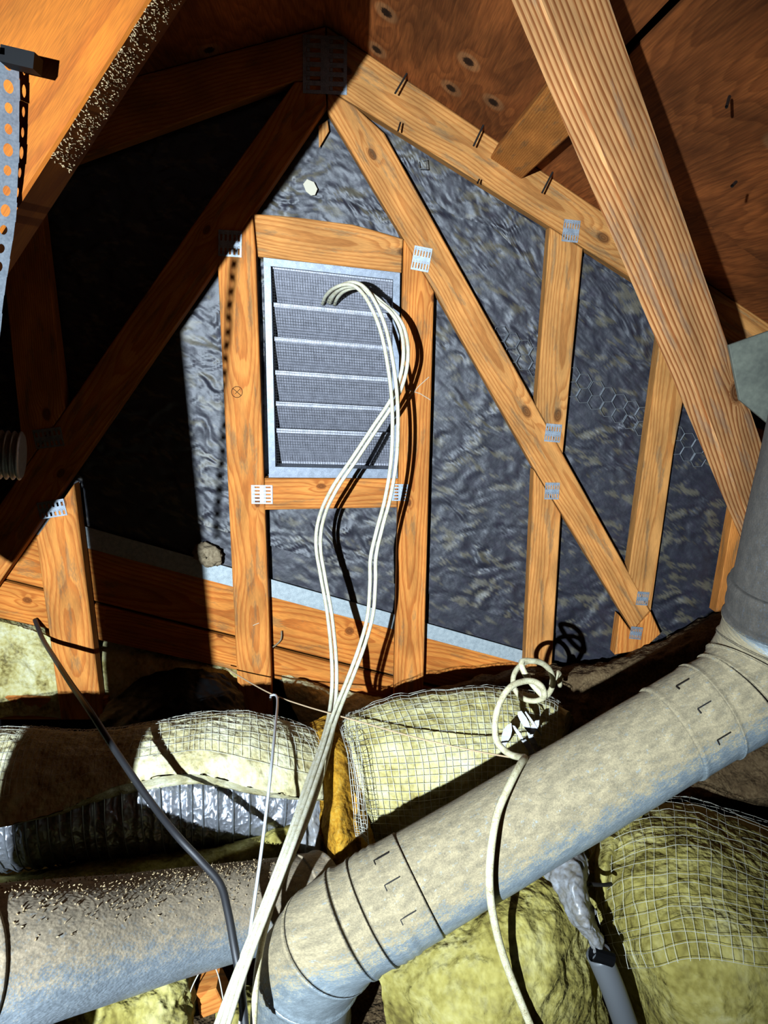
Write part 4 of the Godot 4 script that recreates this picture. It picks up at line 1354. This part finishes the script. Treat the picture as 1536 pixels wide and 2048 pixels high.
	# large grey-yellow bulge with net at the right
	var big := net_of([
		[[1130, 1690, 1.62], [1230, 1640, 1.66], [1350, 1625, 1.68], [1470, 1640, 1.68], [1640, 1690, 1.66]],
		[[1160, 1680, 1.46], [1250, 1625, 1.50], [1360, 1612, 1.52], [1470, 1640, 1.52], [1640, 1700, 1.50]],
		[[1190, 1740, 1.36], [1270, 1690, 1.34], [1370, 1680, 1.33], [1480, 1715, 1.33], [1640, 1780, 1.34]],
		[[1200, 1830, 1.32], [1280, 1810, 1.24], [1380, 1800, 1.21], [1490, 1820, 1.20], [1640, 1860, 1.22]],
		[[1235, 1930, 1.30], [1310, 1930, 1.18], [1400, 1920, 1.14], [1500, 1930, 1.13], [1640, 1950, 1.14]],
		[[1300, 2120, 1.28], [1370, 2120, 1.15], [1440, 2120, 1.11], [1520, 2120, 1.10], [1640, 2120, 1.10]]])
	var g := thing("insulation_bundle", "large dusty glass wool bulge under loose net in the lower right corner", "insulation", at_depth(1400, 2040, 1.2))
	var bulge := put(padded(big, 120, 120, 0.06, 0.010, 0.7, 0.006), mats.glass_wool, "glass_wool", g)
	var s3 := put(netting(big, 19, 17, 0.012, 0.00042, 0.010, Vector2(0.05, 1.0), Vector2(0.14, 0.80), 0.7, 44), mats.string_, "scrim_net", bulge)
	s3.set_meta("kind", "stuff")
	# yellow edge of the batt seen through that net
	wool("glass_wool_strip", "bright yellow wool strip behind the torn plastic at the netted bulge", "insulation", [
		[[1180, 1690, 1.40], [1215, 1665, 1.40], [1250, 1640, 1.42], [1300, 1610, 1.44]],
		[[1186, 1760, 1.34], [1204, 1740, 1.31], [1222, 1720, 1.33], [1250, 1700, 1.40]],
		[[1200, 1850, 1.33], [1212, 1840, 1.30], [1224, 1830, 1.31], [1240, 1820, 1.36]]], 24, 50, 0.03, 0.005, mats.glass_wool)
	# batts between and behind the studs
	wool("stud_bay_batt", "pale yellow batt tucked under the boards at the picture's edge", "insulation", [
		[[-120, 1215, 1.94], [-20, 1235, 1.95], [60, 1258, 1.95], [130, 1280, 1.95]],
		[[-120, 1280, 1.98], [-20, 1290, 1.96], [60, 1300, 1.96], [140, 1320, 1.96]],
		[[-120, 1350, 1.99], [-20, 1355, 1.97], [60, 1360, 1.98], [140, 1370, 1.97]],
		[[-120, 1450, 1.98], [-20, 1440, 1.96], [40, 1432, 1.98], [140, 1440, 1.98]]], 60, 60, 0.03, 0.012, mats.glass_wool_mid, 1.0, 0.006, "batts in the stud bays")
	wool("stud_bay_batt", "pale yellow batt between the two upright studs under the boards", "insulation", [
		[[185, 1270, 2.03], [260, 1288, 2.03], [350, 1312, 2.03], [480, 1336, 2.03]],
		[[190, 1330, 2.0], [270, 1340, 1.99], [360, 1350, 1.99], [490, 1370, 2.0]],
		[[195, 1440, 2.03], [280, 1440, 2.02], [370, 1440, 2.02], [490, 1440, 2.03]]], 70, 40, 0.03, 0.010, mats.glass_wool_mid, 1.0, 0.006, "batts in the stud bays")
	wool("stud_bay_batt", "greenish pale batt below the boards behind the white cables", "insulation", [
		[[560, 1345, 2.03], [640, 1370, 2.03], [720, 1390, 2.03], [800, 1405, 2.03]],
		[[570, 1385, 2.0], [650, 1395, 1.98], [730, 1405, 1.99], [800, 1420, 2.0]],
		[[590, 1425, 2.0], [660, 1425, 1.96], [740, 1430, 1.97], [800, 1440, 2.0]],
		[[600, 1470, 2.0], [660, 1470, 1.96], [740, 1470, 1.97], [800, 1470, 2.0]]], 60, 40, 0.05, 0.012, mats.glass_wool_pale, 1.0, 0.006, "batts in the stud bays")
	# black plastic sheet crumpled behind the flexible duct
	wool("plastic_sheet", "crumpled black plastic sheet behind the flexible duct", "sheet", [
		[[215, 1410, 1.93], [300, 1350, 1.95], [380, 1338, 1.95], [440, 1350, 1.95], [480, 1392, 1.95]],
		[[200, 1430, 1.86], [300, 1395, 1.82], [380, 1380, 1.82], [440, 1385, 1.84], [490, 1405, 1.88]],
		[[190, 1470, 1.78], [300, 1460, 1.74], [390, 1450, 1.74], [450, 1450, 1.76], [500, 1460, 1.80]]], 60, 40, 0.004, 0.012, mats.plastic_dark, 1.2, 0.004)
	# layer between the flexible duct and the lower-left duct
	wool("torn_batt", "torn yellow batt lying between the flexible duct and the lower round duct", "insulation", [
		[[-120, 1740, 1.52], [80, 1735, 1.54], [200, 1700, 1.58], [330, 1690, 1.60], [450, 1690, 1.60], [560, 1640, 1.60]],
		[[-120, 1765, 1.36], [80, 1752, 1.38], [190, 1722, 1.42], [330, 1700, 1.46], [450, 1690, 1.46], [580, 1640, 1.48]],
		[[-120, 1800, 1.24], [80, 1790, 1.27], [200, 1770, 1.32], [340, 1745, 1.38], [460, 1712, 1.40], [590, 1672, 1.43]],
		[[-120, 1860, 1.24], [80, 1850, 1.27], [200, 1830, 1.34], [340, 1800, 1.40], [470, 1760, 1.44], [600, 1720, 1.47]]], 120, 50, 0.03, 0.010, mats.glass_wool, 1.0, 0.012)
	# loose wool under the lower-left duct
	wool("loose_wool", "fluffy pale yellow wool heap under the lower round duct", "insulation", [
		[[-60, 2010, 1.30], [120, 1960, 1.34], [260, 1925, 1.36], [360, 1890, 1.38], [410, 1880, 1.42]],
		[[-60, 2060, 1.16], [120, 2010, 1.18], [260, 1980, 1.18], [360, 1940, 1.22], [392, 1940, 1.30]],
		[[-60, 2120, 1.12], [120, 2110, 1.13], [260, 2100, 1.13], [350, 2090, 1.15], [380, 2080, 1.22]]], 110, 60, 0.05, 0.016, mats.glass_wool, 1.3)
	wool("loose_wool", "small dull wool tuft at the bottom behind the white cables", "insulation", [
		[[440, 1990, 1.36], [480, 1975, 1.36], [520, 1985, 1.36]],
		[[430, 2030, 1.28], [480, 2015, 1.27], [530, 2020, 1.30]],
		[[420, 2110, 1.25], [480, 2110, 1.24], [540, 2110, 1.27]]], 30, 30, 0.05, 0.012, mats.glass_wool, 1.3)
	var wb := put(prism(outline_at([[392, 1990], [432, 1978], [452, 2020], [400, 2040]], 1.05), 0.05, Vector3(1, 0.3, 0), 0.002), mats.fir[0], "wood_block")
	tag(wb, "small orange wood offcut at the bottom beside the white cables", "wood block")
	# dusty mound of loose fill against the gable on the right
	wool("loose_fill", "brown dusty loose-fill mound against the gable behind the diagonal duct", "insulation", [
		[[740, 1425, 2.02], [900, 1370, 2.03], [1060, 1335, 2.03], [1180, 1330, 2.03], [1300, 1295, 2.03], [1450, 1220, 2.03], [1700, 1180, 2.0]],
		[[740, 1440, 1.95], [900, 1385, 1.94], [1060, 1350, 1.92], [1180, 1345, 1.9], [1310, 1310, 1.88], [1460, 1250, 1.86], [1700, 1220, 1.84]],
		[[760, 1460, 1.93], [920, 1420, 1.92], [1080, 1400, 1.90], [1200, 1390, 1.88], [1330, 1370, 1.86], [1470, 1340, 1.84], [1700, 1320, 1.80]],
		[[790, 1520, 1.88], [950, 1490, 1.86], [1100, 1470, 1.84], [1230, 1470, 1.82], [1360, 1470, 1.80], [1500, 1470, 1.78], [1700, 1460, 1.74]],
		[[800, 1640, 1.80], [980, 1620, 1.76], [1130, 1600, 1.74], [1260, 1600, 1.72], [1380, 1600, 1.70], [1520, 1600, 1.68], [1700, 1600, 1.64]]], 130, 80, 0.04, 0.016, mats.dirt)
	# torn grey plastic vapour wrap hanging below the duct
	wool("torn_plastic_wrap", "torn whitish plastic wrap hanging in a point below the duct", "plastic wrap", [
		[[1078, 1745, 1.22], [1110, 1722, 1.21], [1140, 1700, 1.22], [1170, 1690, 1.25]],
		[[1118, 1790, 1.19], [1134, 1770, 1.16], [1156, 1755, 1.17], [1176, 1750, 1.22]],
		[[1140, 1840, 1.17], [1156, 1825, 1.14], [1170, 1815, 1.15], [1184, 1810, 1.20]],
		[[1176, 1880, 1.16], [1184, 1870, 1.14], [1190, 1865, 1.15], [1196, 1862, 1.18]],
		[[1190, 1908, 1.16], [1195, 1905, 1.15], [1202, 1902, 1.15], [1210, 1900, 1.17]]], 40, 60, 0.0015, 0.010, mats.plastic, 1.6, 0.006)
	wool("torn_plastic_wrap", "torn grey plastic scraps between the cables and the mustard wedge", "plastic wrap", [
		[[600, 1570, 1.50], [625, 1550, 1.50], [655, 1540, 1.52]],
		[[604, 1650, 1.46], [626, 1640, 1.44], [648, 1640, 1.46]],
		[[600, 1720, 1.43], [630, 1715, 1.41], [660, 1720, 1.43]],
		[[610, 1770, 1.42], [640, 1765, 1.41], [668, 1760, 1.42]]], 30, 50, 0.0015, 0.010, mats.plastic, 1.6, 0.006)
	var ck := begin()
	var c0 := at_depth(1204, 1913, 1.15)
	bar(ck, c0 - Vector3(0.016, -0.006, 0), c0 + Vector3(0.016, -0.006, 0.0), 0.011, 12)
	var cl := put(ck.commit(), mats.plastic_dark, "pipe_clamp")
	tag(cl, "black clamp joining the torn plastic to the slim grey pipe", "clamp")
	# pale board at the right edge, half hidden by the striped timber
	var cb := put(prism(outline_at([[1458, 690], [1600, 640], [1600, 900], [1480, 800]], 1.10), 0.006, Vector3.RIGHT, 0.001), mats.cardboard, "cardboard_baffle")
	tag(cb, "grey-green cardboard baffle beside the striped timber at the edge", "baffle")

# ------------------------------------------------------------------ cables, cords, string
func line_thing(called: String, label: String, category: String, list: Array, r: float, m: Material, squash := 1.0, sides := 8, group := "") -> void:
	var p := []
	for e in list: p.append(on_plane(e[0], e[1], e[2]))
	var o := put(tube(smooth_path(p, 0.008), r, sides, squash, cam_basis.x), m, called)
	tag(o, label, category, group)

func shifted(list: Array, dx: float, dy: float, dz: float) -> Array:
	var o := []
	for e in list: o.append([e[0] + dx, e[1] + dy, e[2] + dz])
	return o

func build_cables() -> void:
	var low_a := [[664, 1330, 1.54], [662, 1400, 1.50], [648, 1470, 1.38], [612, 1570, 1.20], [575, 1680, 1.06], [530, 1800, 0.97], [478, 1930, 0.88], [424, 2075, 0.80]]
	var a := [[660, 606, 1.90], [668, 590, 1.84], [684, 577, 1.79], [708, 573, 1.76], [735, 586, 1.74], [760, 606, 1.73], [786, 630, 1.71], [802, 662, 1.70], [807, 710, 1.67], [799, 758, 1.68], [781, 800, 1.67], [748, 850, 1.66], [705, 915, 1.65], [662, 980, 1.645], [637, 1040, 1.69], [632, 1090, 1.69], [641, 1150, 1.66], [655, 1230, 1.62]] + low_a
	var low_b := [[700, 1350, 1.50], [668, 1430, 1.42], [646, 1500, 1.31], [612, 1600, 1.15], [572, 1710, 1.02], [525, 1830, 0.93], [480, 1950, 0.85], [440, 2075, 0.78]]
	var b := [[648, 606, 1.90], [656, 588, 1.84], [676, 572, 1.78], [702, 567, 1.75], [724, 580, 1.73], [745, 612, 1.71], [764, 660, 1.69], [777, 720, 1.67], [786, 790, 1.65], [788, 860, 1.63], [784, 930, 1.62], [772, 1000, 1.61], [756, 1060, 1.60], [744, 1115, 1.59], [743, 1165, 1.58], [738, 1230, 1.56], [722, 1290, 1.53]] + low_b
	line_thing("electrical_cable", "white cable swinging widest out past the vent then bowing in below it, inner strand", "cable", a, 0.0043, mats.cable, 1.0, 8, "cables from the vent")
	line_thing("electrical_cable", "white cable swinging widest out past the vent then bowing in below it, outer strand", "cable", shifted(a, 9, 3, 0.004), 0.0043, mats.cable, 1.0, 8, "cables from the vent")
	line_thing("electrical_cable", "white cable arching out of the vent and falling straightest, left strand", "cable", shifted(b, -3, 2, 0.0), 0.0043, mats.cable, 1.0, 8, "cables from the vent")
	line_thing("electrical_cable", "white cable arching out of the vent and falling straightest, right strand", "cable", shifted(b, 8, -2, 0.004), 0.0043, mats.cable, 1.0, 8, "cables from the vent")
	line_thing("electrical_cable", "stained white cable hanging behind the others beside the lower elbow", "cable", [[668, 1448, 1.40], [650, 1530, 1.30], [618, 1630, 1.18], [575, 1735, 1.06], [538, 1830, 0.97], [516, 1930, 0.90], [505, 2075, 0.83]], 0.0048, mats.cable_dusty, 1.0, 8, "cables from the vent")
	line_thing("hanger_wire", "thin white wire hooked over the twine and hanging straight", "wire", [[541, 1400, 1.61], [542, 1391, 1.605], [551, 1390, 1.60], [555, 1402, 1.55], [551, 1450, 1.36], [543, 1530, 1.19], [533, 1620, 1.10], [519, 1730, 1.02], [505, 1830, 0.95], [492, 1930, 0.89], [478, 2075, 0.82]], 0.0028, mats.wire_white, 1.0, 6)
	line_thing("twine", "tan twine stretched slanting past the cables to the coil", "twine", [[452, 1336, 1.84], [500, 1365, 1.72], [550, 1391, 1.61], [610, 1412, 1.52], [672, 1430, 1.44], [760, 1455, 1.36], [850, 1480, 1.28], [940, 1500, 1.22], [1040, 1518, 1.12]], 0.0017, mats.twine, 1.0, 5)
	line_thing("power_cord", "black cord slanting across the flexible duct and over the lower round duct", "cord", [[70, 1240, 1.88], [84, 1275, 1.82], [108, 1315, 1.66], [140, 1365, 1.46], [185, 1430, 1.24], [240, 1515, 1.15], [300, 1602, 1.08], [355, 1672, 1.02], [405, 1726, 0.99], [440, 1768, 0.965], [455, 1820, 0.935], [468, 1890, 0.90], [480, 1960, 0.87], [492, 2075, 0.82]], 0.0058, mats.cord, 1.0, 10)
	line_thing("thread", "thin white thread looping at the bottom below the lower round duct", "thread", [[370, 2075, 1.02], [376, 2000, 1.03], [396, 1950, 1.04], [418, 1925, 1.04], [432, 1938, 1.03], [444, 1985, 1.0], [452, 2050, 0.97]], 0.0011, mats.string_, 1.0, 4)
	line_thing("twig", "short dark twig beside the torn plastic wrap", "twig", [[1176, 1768, 1.04], [1208, 1770, 1.05], [1222, 1768, 1.06]], 0.0035, mats.iron, 1.0, 6)
	line_thing("siding_twig", "small dried twig on the siding board beside the stud", "dried_twig", [[546, 1294, 1.885], [554, 1288, 1.88], [562, 1278, 1.88], [563, 1262, 1.885]], 0.0022, mats.mud, 1.0, 5)  # dried twig lying on the siding board
	var coil := [[1120, 1372, 1.62], [1116, 1345, 1.60]]
	for k in 15:
		var an := TAU * (0.05 - k / 10.0)
		coil.append([1066.0 + 40.0 * cos(an), 1362.0 + 40.0 * sin(an), 1.58 - 0.022 * k])
	coil.append_array([[1086, 1392, 1.24], [1084, 1374, 1.225], [1068, 1363, 1.22]])
	line_thing("coiled_cable", "cream cable hanging over the diagonal duct with loose coils at its top", "cable", coil + [[1046, 1363, 1.21], [1020, 1375, 1.19], [1000, 1405, 1.17], [990, 1445, 1.15], [994, 1482, 1.13], [1016, 1506, 1.10], [1038, 1514, 1.07], [1049, 1516, 1.03], [1040, 1530, 0.99], [1018, 1572, 0.95], [994, 1630, 0.915], [982, 1700, 0.885], [979, 1770, 0.875], [988, 1840, 0.88], [1006, 1910, 0.885], [1034, 1985, 0.88], [1075, 2085, 0.86]], 0.0056, mats.cable_dusty, 1.0, 10)

func _ready() -> void:
	rng.seed = 77
	set_up_camera()
	set_up_light()
	make_materials()
	build_lamp()
	build_shell()
	build_gable_wall()
	build_gable_truss()
	build_vent()
	build_near_timbers()
	build_ducts()
	build_flex_duct()
	build_insulation()
	build_wall_details()
	build_cables()
